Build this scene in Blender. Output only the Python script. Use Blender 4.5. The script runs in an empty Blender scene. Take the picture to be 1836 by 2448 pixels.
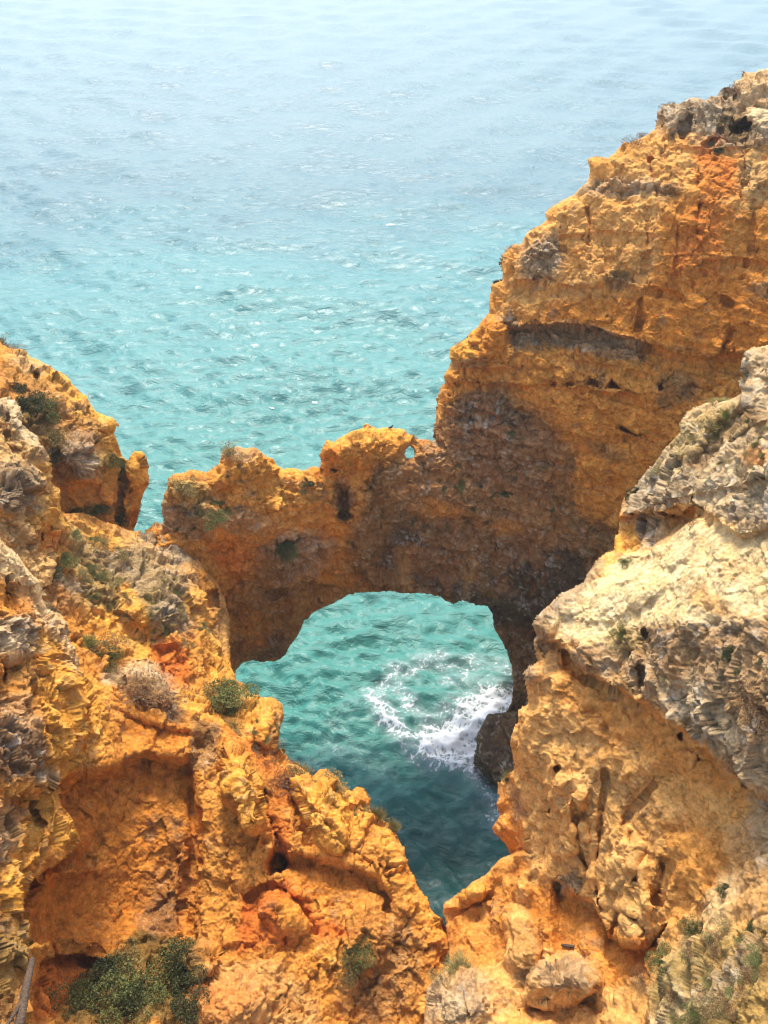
import bpy, math, random
from mathutils import Vector
import numpy as np

rng = np.random.default_rng(7)
random.seed(7)
scene = bpy.context.scene
COL = scene.collection

# ------------------------------------------------------------------ camera
CAM_H, PITCH, FOC, CX, CY = 40.0, math.radians(38.0), 2037.0, 918.0, 1224.0
SP, CP = math.sin(PITCH), math.cos(PITCH)
cam = bpy.data.cameras.new("camera")
camo = bpy.data.objects.new("camera", cam)
COL.objects.link(camo)
camo.location = (0, 0, CAM_H)
camo.rotation_euler = (math.radians(90) - PITCH, 0, 0)
cam.sensor_fit = 'VERTICAL'
cam.sensor_height = 24.0
cam.lens = 24.0 * FOC / 2448.0
cam.clip_start, cam.clip_end = 0.1, 20000
scene.camera = camo


def P3(x, y, t):
    """point that the photograph shows at (x, y), t metres in front of the lens"""
    du, dv = (np.asarray(x) - CX) / FOC, (np.asarray(y) - CY) / FOC
    return np.stack([du * t, (CP - SP * dv) * t, CAM_H + (-SP - CP * dv) * t], -1)


def t_of(x, y, kind, v):
    dv = (y - CY) / FOC
    if kind == 'Y': return v / (CP - SP * dv)
    if kind == 'z': return (v - CAM_H) / (-SP - CP * dv)
    return v


# ------------------------------------------------------------------ noise
_perm = rng.permutation(256).astype(np.int32)
_perm = np.concatenate([_perm, _perm, _perm])
_g = rng.normal(size=(256, 3)).astype(np.float32)
_g /= np.linalg.norm(_g, axis=1)[:, None]
_r3 = rng.random((256, 3)).astype(np.float32)


def perlin(p):
    p = p.astype(np.float32)
    pi = np.floor(p).astype(np.int32)
    pf = p - pi
    pi &= 255
    u = pf * pf * pf * (pf * (pf * 6 - 15) + 10)
    out = 0
    for dx in (0, 1):
        wx = u[:, 0] if dx else 1 - u[:, 0]
        a = _perm[pi[:, 0] + dx]
        for dy in (0, 1):
            wy = u[:, 1] if dy else 1 - u[:, 1]
            b = _perm[a + pi[:, 1] + dy]
            for dz in (0, 1):
                wz = u[:, 2] if dz else 1 - u[:, 2]
                g = _g[_perm[b + pi[:, 2] + dz]]
                d = g[:, 0] * (pf[:, 0] - dx) + g[:, 1] * (pf[:, 1] - dy) + g[:, 2] * (pf[:, 2] - dz)
                out = out + wx * wy * wz * d
    return out * 1.5


def fbm(p, lam, octs=4, gain=0.5, mode=0, seed=0):
    s, a, tot = 0, 1.0, 0
    q = p / lam + seed * 17.31
    for _ in range(octs):
        n = perlin(q)
        if mode == 1: n = 1 - 2 * np.abs(n)          # ridged
        elif mode == 2: n = 2 * np.abs(n) - 0.6      # billow
        s = s + a * n
        tot += a
        a *= gain
        q = q * 2.03 + 5.7
    return s / tot


def worley(p, lam, seed=0, facet=False):
    """distance to nearest and second nearest cell point, a random number of the nearest cell
    (and, for broken faces, a plane of random tilt through each cell)"""
    q = (p / lam + seed * 9.7).astype(np.float32)
    qi = np.floor(q).astype(np.int32)
    qf = q - qi
    f1 = np.full(len(q), 9.0, np.float32)
    f2 = f1.copy()
    hid = np.zeros(len(q), np.int32)
    tilt = np.zeros(len(q), np.float32)
    for dx in (-1, 0, 1):
        a = _perm[(qi[:, 0] + dx) & 255]
        for dy in (-1, 0, 1):
            b = _perm[a + ((qi[:, 1] + dy) & 255)]
            for dz in (-1, 0, 1):
                h = _perm[b + ((qi[:, 2] + dz) & 255)]
                r = _r3[h]
                vx, vy, vz = qf[:, 0] - r[:, 0] - dx, qf[:, 1] - r[:, 1] - dy, qf[:, 2] - r[:, 2] - dz
                d = vx * vx + vy * vy + vz * vz
                near = d < f1
                f2 = np.where(near, f1, np.minimum(f2, d))
                hid = np.where(near, h, hid)
                if facet:
                    g = _g[h]
                    tilt = np.where(near, vx * g[:, 0] + vy * g[:, 1] + vz * g[:, 2], tilt)
                f1 = np.where(near, d, f1)
    rid = _r3[(hid * 7 + 3) & 255, 0]
    if facet: return np.sqrt(f1), np.sqrt(f2), rid, tilt
    return np.sqrt(f1), np.sqrt(f2), rid


def sstep(a, b, x):
    t = np.clip((x - a) / (b - a), 0, 1)
    return t * t * (3 - 2 * t)


# ------------------------------------------------------------------ planar helpers
def seg_dist(px, py, pts, closed=False):
    pts = np.asarray(pts, float)
    n = len(pts)
    d2 = np.full(px.shape, 1e12)
    for i in range(n if closed else n - 1):
        ax, ay = pts[i]
        bx, by = pts[(i + 1) % n]
        ex, ey = bx - ax, by - ay
        L = ex * ex + ey * ey + 1e-9
        h = np.clip(((px - ax) * ex + (py - ay) * ey) / L, 0, 1)
        d2 = np.minimum(d2, (px - ax - h * ex) ** 2 + (py - ay - h * ey) ** 2)
    return np.sqrt(d2)


def inside(px, py, pts):
    pts = np.asarray(pts, float)
    n = len(pts)
    r = np.zeros(px.shape, bool)
    for i in range(n):
        ax, ay = pts[i]
        bx, by = pts[(i + 1) % n]
        if ay == by: continue
        c = ((ay > py) != (by > py)) & (px < (bx - ax) * (py - ay) / (by - ay) + ax)
        r ^= c
    return r


def poly_sd(px, py, pts):
    d = seg_dist(px, py, pts, True)
    return np.where(inside(px, py, pts), d, -d)


def rbf(ctrl, px, py):
    c = np.array([(x, y) for x, y, *_ in ctrl], float) / 500.0
    v = np.array([t_of(x, y, k, val) for x, y, k, val in ctrl])
    n = len(c)

    def ker(r2): return 0.5 * r2 * np.log(r2 + 1e-9)
    r2 = ((c[:, None] - c[None]) ** 2).sum(-1)
    A = np.zeros((n + 3, n + 3))
    A[:n, :n] = ker(r2) + np.eye(n) * 0.003
    A[:n, n] = 1; A[:n, n + 1:] = c
    A[n, :n] = 1; A[n + 1:, :n] = c.T
    w = np.linalg.solve(A, np.concatenate([v, np.zeros(3)]))
    X, Y = px / 500.0, py / 500.0
    out = w[n] + w[n + 1] * X + w[n + 2] * Y
    for i in range(n):
        out = out + w[i] * ker((X - c[i, 0]) ** 2 + (Y - c[i, 1]) ** 2)
    return out


# ------------------------------------------------------------------ rock palette: two tones, crumble, flutes, strata
PAL = {
    'ochre':  ((.78, .355, .070), (.60, .215, .030), .65, .25, .6),
    'gold':   ((.87, .455, .082), (.75, .305, .036), .90, .25, .15),
    'apricot': ((.91, .50, .160), (.80, .35, .072), .38, .40, .35),
    'orange': ((.77, .30, .045), (.60, .18, .020), .36, .25, .4),
    'red':    ((.68, .19, .030), (.52, .115, .018), .65, .15, .3),
    'cream':  ((.92, .74, .420), (.86, .56, .210), .28, .15, .4),
    'tan':    ((.76, .47, .175), (.58, .30, .085), .70, .30, .7),
    'grey':   ((.47, .355, .215), (.22, .14, .07), 1.15, .10, .5),
    'pale':   ((.70, .55, .325), (.42, .28, .130), 1.1, .10, .6),
    'brown':  ((.32, .18, .070), (.18, .095, .033), .90, .15, .5),
    'dark':   ((.170, .110, .064), (.08, .052, .032), .90, .15, .4),
    'green':  ((.12, .11, .034), (.055, .050, .018), 1.0, .05, .2),
    'olive':  ((.46, .33, .095), (.27, .18, .045), 1.0, .05, .2),
}


def shape_d(px, py, s):
    """about 0 in the middle of a paint shape, 1 on its rim; also its size in pixels"""
    if s[0] == 'b':
        _, x, y, rx, ry, a = s
        a = math.radians(a)
        u, v = px - x, py - y
        X = u * math.cos(a) + v * math.sin(a)
        Y = -u * math.sin(a) + v * math.cos(a)
        return np.sqrt((X / rx) ** 2 + (Y / ry) ** 2)
    if s[0] == 'p':
        sd = poly_sd(px, py, s[1])
        return 1 - sd / s[2]
    if s[0] == 'l':
        return seg_dist(px, py, s[1]) / s[2]


FIELDS = {}


def make_field(name, sil, hid, ctrl, feats=(), paints=(), base='ochre', holes=(), infl=(1.2, 40), thick=(6.0, 160),
               amp=1.0, step=2.05, edge_noise=4.0, crum=1.0, split=None, rims=None, seed=0, flute=1.0, strata=1.0, lamb=1.0):
    outline = list(sil) + list(hid)
    ol = np.array(outline, float)
    x0, x1, y0, y1 = ol[:, 0].min() - 8, ol[:, 0].max() + 8, ol[:, 1].min() - 8, ol[:, 1].max() + 8

    def axis(a, b, lo, hi):
        c = list(np.arange(max(a, lo), min(b, hi), step))
        s, v = step, c[0] if c else a
        pre = []
        while v > a and s < 60:
            s = min(s * 1.05, 9); v -= s; pre.append(v)
        s, v = step, c[-1]
        while v < b:
            s = min(s * 1.05, 9); v += s; c.append(v)
        return np.array(pre[::-1] + c)
    xs, ys = axis(x0, x1, -15, 1851), axis(y0, y1, -15, 2463)
    gx, gy = np.meshgrid(xs, ys)
    ny, nx = gx.shape
    px, py = gx.ravel(), gy.ravel()
    t = rbf(ctrl, px, py)
    pw = P3(px, py, t)
    # rocky irregularity of every traced line (world noise, expressed in photo pixels)
    w1 = fbm(pw, 1.6, 4, .6, seed=seed + 3) * edge_noise
    w2 = fbm(pw, 1.6, 4, .6, seed=seed + 4) * edge_noise
    qx, qy = px + w1, py + w2
    sd = poly_sd(qx, qy, outline)
    for h in holes:
        sd = np.minimum(sd, -poly_sd(px + .3 * w1, py + .3 * w2, h))
    keep = sd > 0
    v1 = qx + 22 * fbm(pw, 1.8, 3, .6, seed=seed + 31)
    v2 = qy + 22 * fbm(pw, 1.8, 3, .6, seed=seed + 32)
    # depth features follow a smoother version of the traced lines
    qx, qy = px + fbm(pw, 1.8, 2, .5, seed=seed + 3) * edge_noise, py + fbm(pw, 1.8, 2, .5, seed=seed + 4) * edge_noise
    for f in feats:
        k = f[0]
        if k == 'under':            # overhang: the rock below a traced line lies further back
            _, line, A, L = f[:4]
            l = np.array(line, float)
            yl = np.interp(qx, l[:, 0], l[:, 1])
            s = qy - yl
            tap = sstep(l[0, 0] - 5, l[0, 0] + 25, qx) * (1 - sstep(l[-1, 0] - 25, l[-1, 0] + 5, qx))
            t = t + A * tap * sstep(0, f[4] if len(f) > 4 else 15, s) * np.exp(-np.maximum(s, 0) / L)
        elif k == 'shelf':          # ledge top: rock above a traced line steps back
            _, line, A, L = f[:4]
            l = np.array(line, float)
            yl = np.interp(qx, l[:, 0], l[:, 1])
            s = yl - qy
            tap = sstep(l[0, 0] - 5, l[0, 0] + 25, qx) * (1 - sstep(l[-1, 0] - 25, l[-1, 0] + 5, qx))
            t = t + A * tap * sstep(0, 16, s) * np.exp(-np.maximum(s, 0) / L)
        elif k == 'cave':
            _, pts, A, soft = f[:4]
            t = t + A * sstep(0, soft, poly_sd(qx, qy, pts))
        elif k == 'crack':
            _, line, A, w = f[:4]
            d = seg_dist(qx, qy, line)
            t = t + A * np.exp(-(d / w) ** 2)
        elif k == 'bump':
            _, x, y, rx, ry, a, A = f[:7]
            d = shape_d(v1, v2, ('b', x, y, rx, ry, a))
            t = t - A * (1 - d * d).clip(0, 1) ** .8
    ds = np.minimum.reduce([seg_dist(qx, qy, r) for r in (rims or [sil])])
    R, w = infl
    t = t + R * (1 - np.sqrt(np.clip(1 - np.clip(1 - ds / w, 0, 1) ** 2, 0, 1)))
    for h in holes:
        dh = seg_dist(px, py, list(h) + [h[0]])
        t = t + .5 * (1 - np.sqrt(np.clip(1 - np.clip(1 - dh / 14, 0, 1) ** 2, 0, 1)))
    p = P3(px, py, t)
    g = p.reshape(ny, nx, 3)
    gxv, gyv = np.gradient(g, axis=1), np.gradient(g, axis=0)
    nrm = np.cross(gyv, gxv).reshape(-1, 3)
    nrm /= np.linalg.norm(nrm, axis=1)[:, None] + 1e-12
    gap = np.maximum(np.linalg.norm(gxv, axis=2), np.linalg.norm(gyv, axis=2)).ravel()
    # towards the camera
    flip = (nrm * (np.array([0, 0, CAM_H]) - p)).sum(1) < 0
    nrm[flip] *= -1

    cells = keep.reshape(ny, nx)
    cm = cells[:-1, :-1] & cells[1:, :-1] & cells[:-1, 1:] & cells[1:, 1:]
    used = np.zeros((ny, nx), bool)
    used[:-1, :-1] |= cm; used[1:, :-1] |= cm; used[:-1, 1:] |= cm; used[1:, 1:] |= cm
    ui = np.flatnonzero(used.ravel())
    remap = np.full(ny * nx, -1, np.int64)
    remap[ui] = np.arange(len(ui))
    px, py, p, nrm, t, gap = px[ui], py[ui], p[ui], nrm[ui], t[ui], gap[ui]
    sdu = np.abs(sd[ui])

    # ---- paints -> weights of palette entries
    names = list(PAL)
    W = np.zeros((len(ui), len(names)), np.float32)
    W[:, names.index(base)] = 1
    na = fbm(p, 2.2, 4, .65, seed=seed + 11)
    nb = fbm(p, .7, 3, .65, seed=seed + 12)
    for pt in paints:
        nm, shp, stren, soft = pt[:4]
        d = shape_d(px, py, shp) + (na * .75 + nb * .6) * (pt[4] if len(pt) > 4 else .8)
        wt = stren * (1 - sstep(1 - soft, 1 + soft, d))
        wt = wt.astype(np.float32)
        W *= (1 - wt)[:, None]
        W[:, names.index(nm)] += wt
    A = np.array([PAL[n][0] for n in names]); B = np.array([PAL[n][1] for n in names])
    kc = W @ np.array([PAL[n][2] for n in names], np.float32)
    kf = W @ np.array([PAL[n][3] for n in names], np.float32)
    ks = W @ np.array([PAL[n][4] for n in names], np.float32)

    # ---- displacement (metres, along the surface normal): broken faces, beds, joints, solution pits
    big = fbm(p, 4.5 * lamb, 3, .5, seed=seed) * .42
    mid = fbm(p, 1.4 * lamb, 4, .6, seed=seed + 1) * .34
    warp = np.stack([fbm(p, .9, 4, .62, seed=seed + 20 + i) for i in range(3)], -1) * .42
    squash = np.array([1, 1, 1.3])
    f1, f2, rid, tl = worley((p + warp) * squash, 1.05 * lamb, seed, True)
    slabs = tl * .30 + (rid - .5) * .12
    k1, k2, rid1, tl1 = worley((p + warp * .8) * squash, .42 * lamb, seed + 2, True)
    blocks = tl1 * .15 + (rid1 - .5) * .07
    g1, g2, rid2, tl2 = worley((p + warp * .5) * np.array([1, 1, 1.3]), .17 * lamb, seed + 5, True)
    crumble = tl2 * .065 + (rid2 - .5) * .03
    fine = fbm(p, .13 * lamb, 3, .75, seed=seed + 6) * .05
    joint = -np.exp(-((f2 - f1) / .035) ** 2) * .16 * sstep(-.15, .25, nb)
    zz = p[:, 2] + .22 * na + .07 * p[:, 0]
    st = np.stack([zz * 0 + 3.1, zz * 0 + .7, zz], -1)

    def beds(period, sd_):
        q = zz / period + .35 * perlin(np.stack([p[:, 0] * .15, p[:, 1] * .15, zz * .4 + sd_], -1))
        fr = q - np.floor(q)
        return np.minimum(fr / .82, (1 - fr) / .18) - .5        # proud at the top of a bed, undercut below
    bm = np.clip(.45 + .9 * fbm(p * np.array([.35, .35, 1]), 1.6, 3, seed=seed + 17), 0, 1.2)
    bed1, bed2 = beds(1.25, 3.0) * .32, beds(.43, 9.0) * .15
    fl = p.copy(); fl[:, 2] *= .16
    fl = fl + warp * .4
    flu = -np.abs(perlin(fl / .9)) * .5 + np.abs(perlin(fl / .4)) * .2
    h1, h2, rh = worley(p + warp * .6, .55, seed + 9)
    pits = -np.clip(.30 - h1, 0, 1) * 1.2 * np.clip(fbm(p, 2.6, 2, seed=seed + 8) * 3 + .15, 0, 1)
    def lim(lam):
        return np.clip((lam / gap - 2.1) / 3.2, 0, 1)
    fine, crumble, blocks, slabs = fine * lim(.13), crumble * lim(.17), blocks * lim(.42), slabs * lim(1.0)
    joint, pits, mid = joint * lim(.3), pits * lim(.4), mid * lim(.7)
    strat = (bed1 * lim(1.1) + bed2 * lim(.36)) * bm
    flu = flu * lim(.6)
    disp = amp * (big + mid * (.25 + .75 * kc) + crum * kc * (.35 * slabs + blocks + crumble + fine) + .9 * kc * slabs + joint * kc.clip(.3, 1)
                  + flute * kf * flu * 1.6 + strata * ks * strat + pits * (1.2 - .4 * kc).clip(0, 1))
    edge = np.clip(sdu / 10, .35, 1)

    p2 = p + nrm * (disp * edge)[:, None]

    # ---- colour: the mineral tones, lichen specks, bedding tints
    mix = np.clip(.5 + .9 * fbm(p, .9, 4, .65, seed=seed + 13) + .35 * nb, 0, 1)
    mix2 = np.clip(.5 + 1.1 * (rid2 - .5) + .4 * (rid - .5), 0, 1)
    m = np.clip(mix * .6 + mix2 * .4, 0, 1)[:, None]
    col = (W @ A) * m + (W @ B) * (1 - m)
    tint = perlin(st / 1.7)[:, None]
    col = col * (1 + .14 * tint * ks[:, None] * np.array([.6, 1.0, 1.3]))
    rough_grey = (W[:, names.index('grey')] + W[:, names.index('pale')] + .4 * W[:, names.index('olive')] + .25 * W[:, names.index('gold')] + .8 * W[:, names.index('dark')] + .5 * W[:, names.index('brown')])
    speck = (sstep(.60, .8, rid2) * sstep(-.1, .35, nb) * rough_grey)[:, None] * .7
    col = col * (1 - speck) + np.array([.60, .52, .39]) * speck
    lich = (sstep(.18, .45, fbm(p, 1.1, 4, .7, seed=seed + 15)) * .45 * (1 - rough_grey).clip(0, 1))[:, None]
    col = col * (1 - lich) + np.array([.30, .22, .13]) * lich
    # fine mineral grain: pale shell grit and dark weathered flecks, the same in sun and shade
    grain = 1 + .42 * np.clip(1.6 * fbm(p, .22, 3, .75, seed=seed + 41), -1, 1) + .16 * (rid1 - .5)
    col = col * grain[:, None]
    fleck = (sstep(.25, .55, fbm(p, .30, 3, .7, seed=seed + 42)) * (.25 + .75 * np.clip(.5 + na, 0, 1)))[:, None] * .55
    col = col * (1 - fleck) + col * np.array([.42, .36, .34]) * fleck
    grit = (sstep(.30, .55, fbm(p, .16, 2, .7, seed=seed + 43)) * .36)[:, None]
    col = col * (1 - grit) + (col * .45 + np.array([.38, .29, .18])) * grit
    wet = sstep(2.2, .5, p[:, 2] + .7 * nb + .5 * na)[:, None] * .92        # tide band
    col = col * (1 - wet) + (col * .12 + np.array([.018, .015, .010])) * wet
    col = np.clip(col, .008, .95)

    # ---- back: thickness, closed along the rim
    d_all = np.maximum(sdu, 0)
    T, tw = thick
    if callable(T): T = T(px, py)
    th = T * np.sqrt(np.clip(1 - (1 - np.clip(d_all / tw, 0, 1)) ** 2, 0, 1)) + .12
    tf = np.linalg.norm(p2 - np.array([0, 0, CAM_H]), axis=1)
    ray = (p2 - np.array([0, 0, CAM_H])) / tf[:, None]
    pb = p2 + ray * th[:, None] - nrm * (disp * edge * np.clip(d_all / 40, 0, 1))[:, None]

    FIELDS[name] = dict(xs=xs, ys=ys, remap=remap.reshape(ny, nx), p=p2, n=nrm)

    idx = remap.reshape(ny, nx)
    jj, ii = np.nonzero(cm)
    groups = {name: np.ones(len(jj), bool)}
    if split:
        cxm, cym = xs[ii], ys[jj]
        groups = {}
        rest = np.ones(len(jj), bool)
        for nm, poly in split.items():
            if poly is None: groups[nm] = rest
            else:
                s = inside(cxm + 9 * np.interp(cym % 97, [0, 30, 60, 97], [-1, 1, 0, -1]), cym, poly) & rest
                groups[nm] = s; rest = rest & ~s
    meshes = {}
    for nm, sel in groups.items():
        J, I = jj[sel], ii[sel]
        q = np.stack([idx[J, I], idx[J + 1, I], idx[J + 1, I + 1], idx[J, I + 1]], -1)
        cmask = np.zeros_like(cm); cmask[J, I] = True
        pad = np.pad(cmask, 1)
        N = len(p2)
        sides = []
        for (dj, di, a, b) in ((-1, 0, (0, 0), (0, 1)), (1, 0, (1, 1), (1, 0)), (0, -1, (1, 0), (0, 0)), (0, 1, (0, 1), (1, 1))):
            nb_ = pad[1 + dj:pad.shape[0] - 1 + dj, 1 + di:pad.shape[1] - 1 + di]
            j, i = np.nonzero(cmask & ~nb_)
            va, vb = idx[j + a[0], i + a[1]], idx[j + b[0], i + b[1]]
            sides.append(np.stack([va, vb, vb + N, va + N], -1))
        faces = np.concatenate([q, q[:, ::-1] + N] + sides)
        vs = np.concatenate([p2, pb])
        cc = np.concatenate([col, col])
        u, inv = np.unique(faces.ravel(), return_inverse=True)
        meshes[nm] = mesh_np(nm, vs[u], inv.reshape(-1, 4), cc[u])
    return meshes


def mesh_np(name, v, f, col=None, smooth=True):
    me = bpy.data.meshes.new(name)
    nf, k = f.shape
    me.vertices.add(len(v)); me.loops.add(nf * k); me.polygons.add(nf)
    me.vertices.foreach_set('co', v.astype(np.float32).ravel())
    me.loops.foreach_set('vertex_index', f.astype(np.int32).ravel())
    me.polygons.foreach_set('loop_start', np.arange(0, nf * k, k, dtype=np.int32))
    me.polygons.foreach_set('loop_total', np.full(nf, k, np.int32))
    me.update(calc_edges=True)
    if smooth: me.polygons.foreach_set('use_smooth', np.ones(nf, bool))
    if col is not None:
        at = me.attributes.new('tone', 'FLOAT_COLOR', 'POINT')
        at.data.foreach_set('color', np.concatenate([col, np.ones((len(col), 1))], 1).astype(np.float32).ravel())
    return me


def on_field(name, x, y):
    """surface point and normal of a built rock where the photograph shows (x, y)"""
    F = FIELDS[name]
    i, j = int(np.argmin(abs(F['xs'] - x))), int(np.argmin(abs(F['ys'] - y)))
    best = None
    for r in range(0, 14):
        for dj in range(-r, r + 1):
            for di in range(-r, r + 1):
                if max(abs(dj), abs(di)) != r: continue
                jj, ii = j + dj, i + di
                if 0 <= jj < len(F['ys']) and 0 <= ii < len(F['xs']) and F['remap'][jj, ii] >= 0:
                    k = F['remap'][jj, ii]
                    return F['p'][k], F['n'][k]
    return None, None


# ------------------------------------------------------------------ materials
def node_mat(name):
    m = bpy.data.materials.new(name)
    m.use_nodes = True
    nt = m.node_tree
    return m, nt, nt.nodes['Principled BSDF']


def rock_material():
    m, nt, bs = node_mat("weathered_limestone")
    N, L = nt.nodes.new, nt.links.new
    at = N('ShaderNodeAttribute'); at.attribute_name = 'tone'
    tc = N('ShaderNodeTexCoord')
    n1 = N('ShaderNodeTexNoise'); n1.inputs['Scale'].default_value = 5.5; n1.inputs['Detail'].default_value = 8; n1.inputs['Roughness'].default_value = .78
    n2 = N('ShaderNodeTexNoise'); n2.inputs['Scale'].default_value = 14; n2.inputs['Detail'].default_value = 6; n2.inputs['Roughness'].default_value = .8
    vo = N('ShaderNodeTexVoronoi'); vo.inputs['Scale'].default_value = 8
    for n in (n1, n2, vo): L(tc.outputs['Object'], n.inputs['Vector'])
    mr = N('ShaderNodeMapRange'); mr.inputs['From Min'].default_value = .25; mr.inputs['From Max'].default_value = .75
    mr.inputs['To Min'].default_value = .62; mr.inputs['To Max'].default_value = 1.4
    L(n2.outputs['Fac'], mr.inputs['Value'])
    mul = N('ShaderNodeMix'); mul.data_type = 'RGBA'; mul.blend_type = 'MULTIPLY'; mul.inputs[0].default_value = 1
    L(at.outputs['Color'], mul.inputs[6]); L(mr.outputs['Result'], mul.inputs[7])
    L(mul.outputs[2], bs.inputs['Base Color'])
    bs.inputs['Roughness'].default_value = .95
    bs.inputs['Specular IOR Level'].default_value = .12
    add = N('ShaderNodeMath'); add.operation = 'MULTIPLY_ADD'; add.inputs[1].default_value = .5
    L(vo.outputs['Distance'], add.inputs[0]); L(n1.outputs['Fac'], add.inputs[2])
    bp = N('ShaderNodeBump'); bp.inputs['Strength'].default_value = 1.0; bp.inputs['Distance'].default_value = .11
    L(add.outputs[0], bp.inputs['Height']); L(bp.outputs['Normal'], bs.inputs['Normal'])
    return m


ROCK = rock_material()


def tag(o, label=None, cat=None, group=None, kind=None):
    if label: o['label'] = label
    if cat: o['category'] = cat
    if group: o['group'] = group
    if kind: o['kind'] = kind
    return o


def obj(name, me, mat, parent=None):
    o = bpy.data.objects.new(name, me)
    COL.objects.link(o)
    if mat is not None:
        me.materials.clear(); me.materials.append(mat)
    if parent: o.parent = parent
    return o


#@@FIELDS
# ================================================================== the far wall: arch and headland
ARCH_TOP = [(345, 1268), (359, 1256), (374, 1247), (384, 1252), (390, 1245), (388, 1210), (393, 1178), (402, 1150), (415, 1133), (440, 1131), (455, 1122),
            (475, 1125), (490, 1132), (510, 1118), (524, 1105), (528, 1082), (540, 1070), (575, 1069), (610, 1070), (632, 1086), (652, 1095),
            (662, 1112), (675, 1121), (700, 1117), (725, 1123), (745, 1115), (765, 1114), (768, 1103), (762, 1088), (770, 1066), (780, 1050),
            (800, 1055), (840, 1030), (866, 1021), (872, 1010), (880, 1012), (886, 1021), (905, 1024), (930, 1022), (950, 1026), (965, 1027),
            (975, 1037), (1000, 1047), (1025, 1046), (1037, 1050)]
HEAD = [(1035, 1027), (1042, 985), (1046, 942), (1053, 926), (1063, 913), (1060, 900), (1070, 881), (1077, 864), (1075, 833), (1092, 822),
        (1118, 805), (1140, 783), (1153, 763), (1168, 743), (1170, 724), (1174, 682), (1182, 674), (1199, 668), (1199, 651), (1195, 631),
        (1199, 609), (1213, 592), (1230, 582), (1247, 584), (1255, 564), (1266, 550), (1289, 536), (1303, 525), (1300, 507), (1317, 494),
        (1340, 478), (1372, 462), (1402, 435), (1408, 416), (1409, 403), (1405, 379), (1426, 374), (1453, 376), (1476, 358), (1492, 341),
        (1513, 337), (1547, 321), (1563, 308), (1568, 287), (1568, 271), (1581, 250), (1600, 244), (1623, 248), (1647, 235), (1673, 233),
        (1689, 236), (1721, 224), (1723, 216), (1742, 214), (1755, 193), (1773, 185), (1778, 169), (1805, 169), (1831, 164), (1860, 160),
        (1950, 135), (2150, 110)]
ARCH_HOLE = [(1200, 1765), (1209, 1703), (1221, 1674), (1226, 1640), (1223, 1597), (1211, 1558), (1194, 1525), (1180, 1500), (1174, 1469), (1165, 1450), (1127, 1443),
             (1100, 1435), (1086, 1446), (1064, 1438), (1050, 1427), (1021, 1423), (968, 1421), (934, 1414), (866, 1418), (833, 1421), (789, 1447),
             (746, 1469), (727, 1486), (719, 1513), (693, 1546), (683, 1566), (659, 1580), (625, 1583), (604, 1578), (580, 1587), (560, 1611)]
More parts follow.
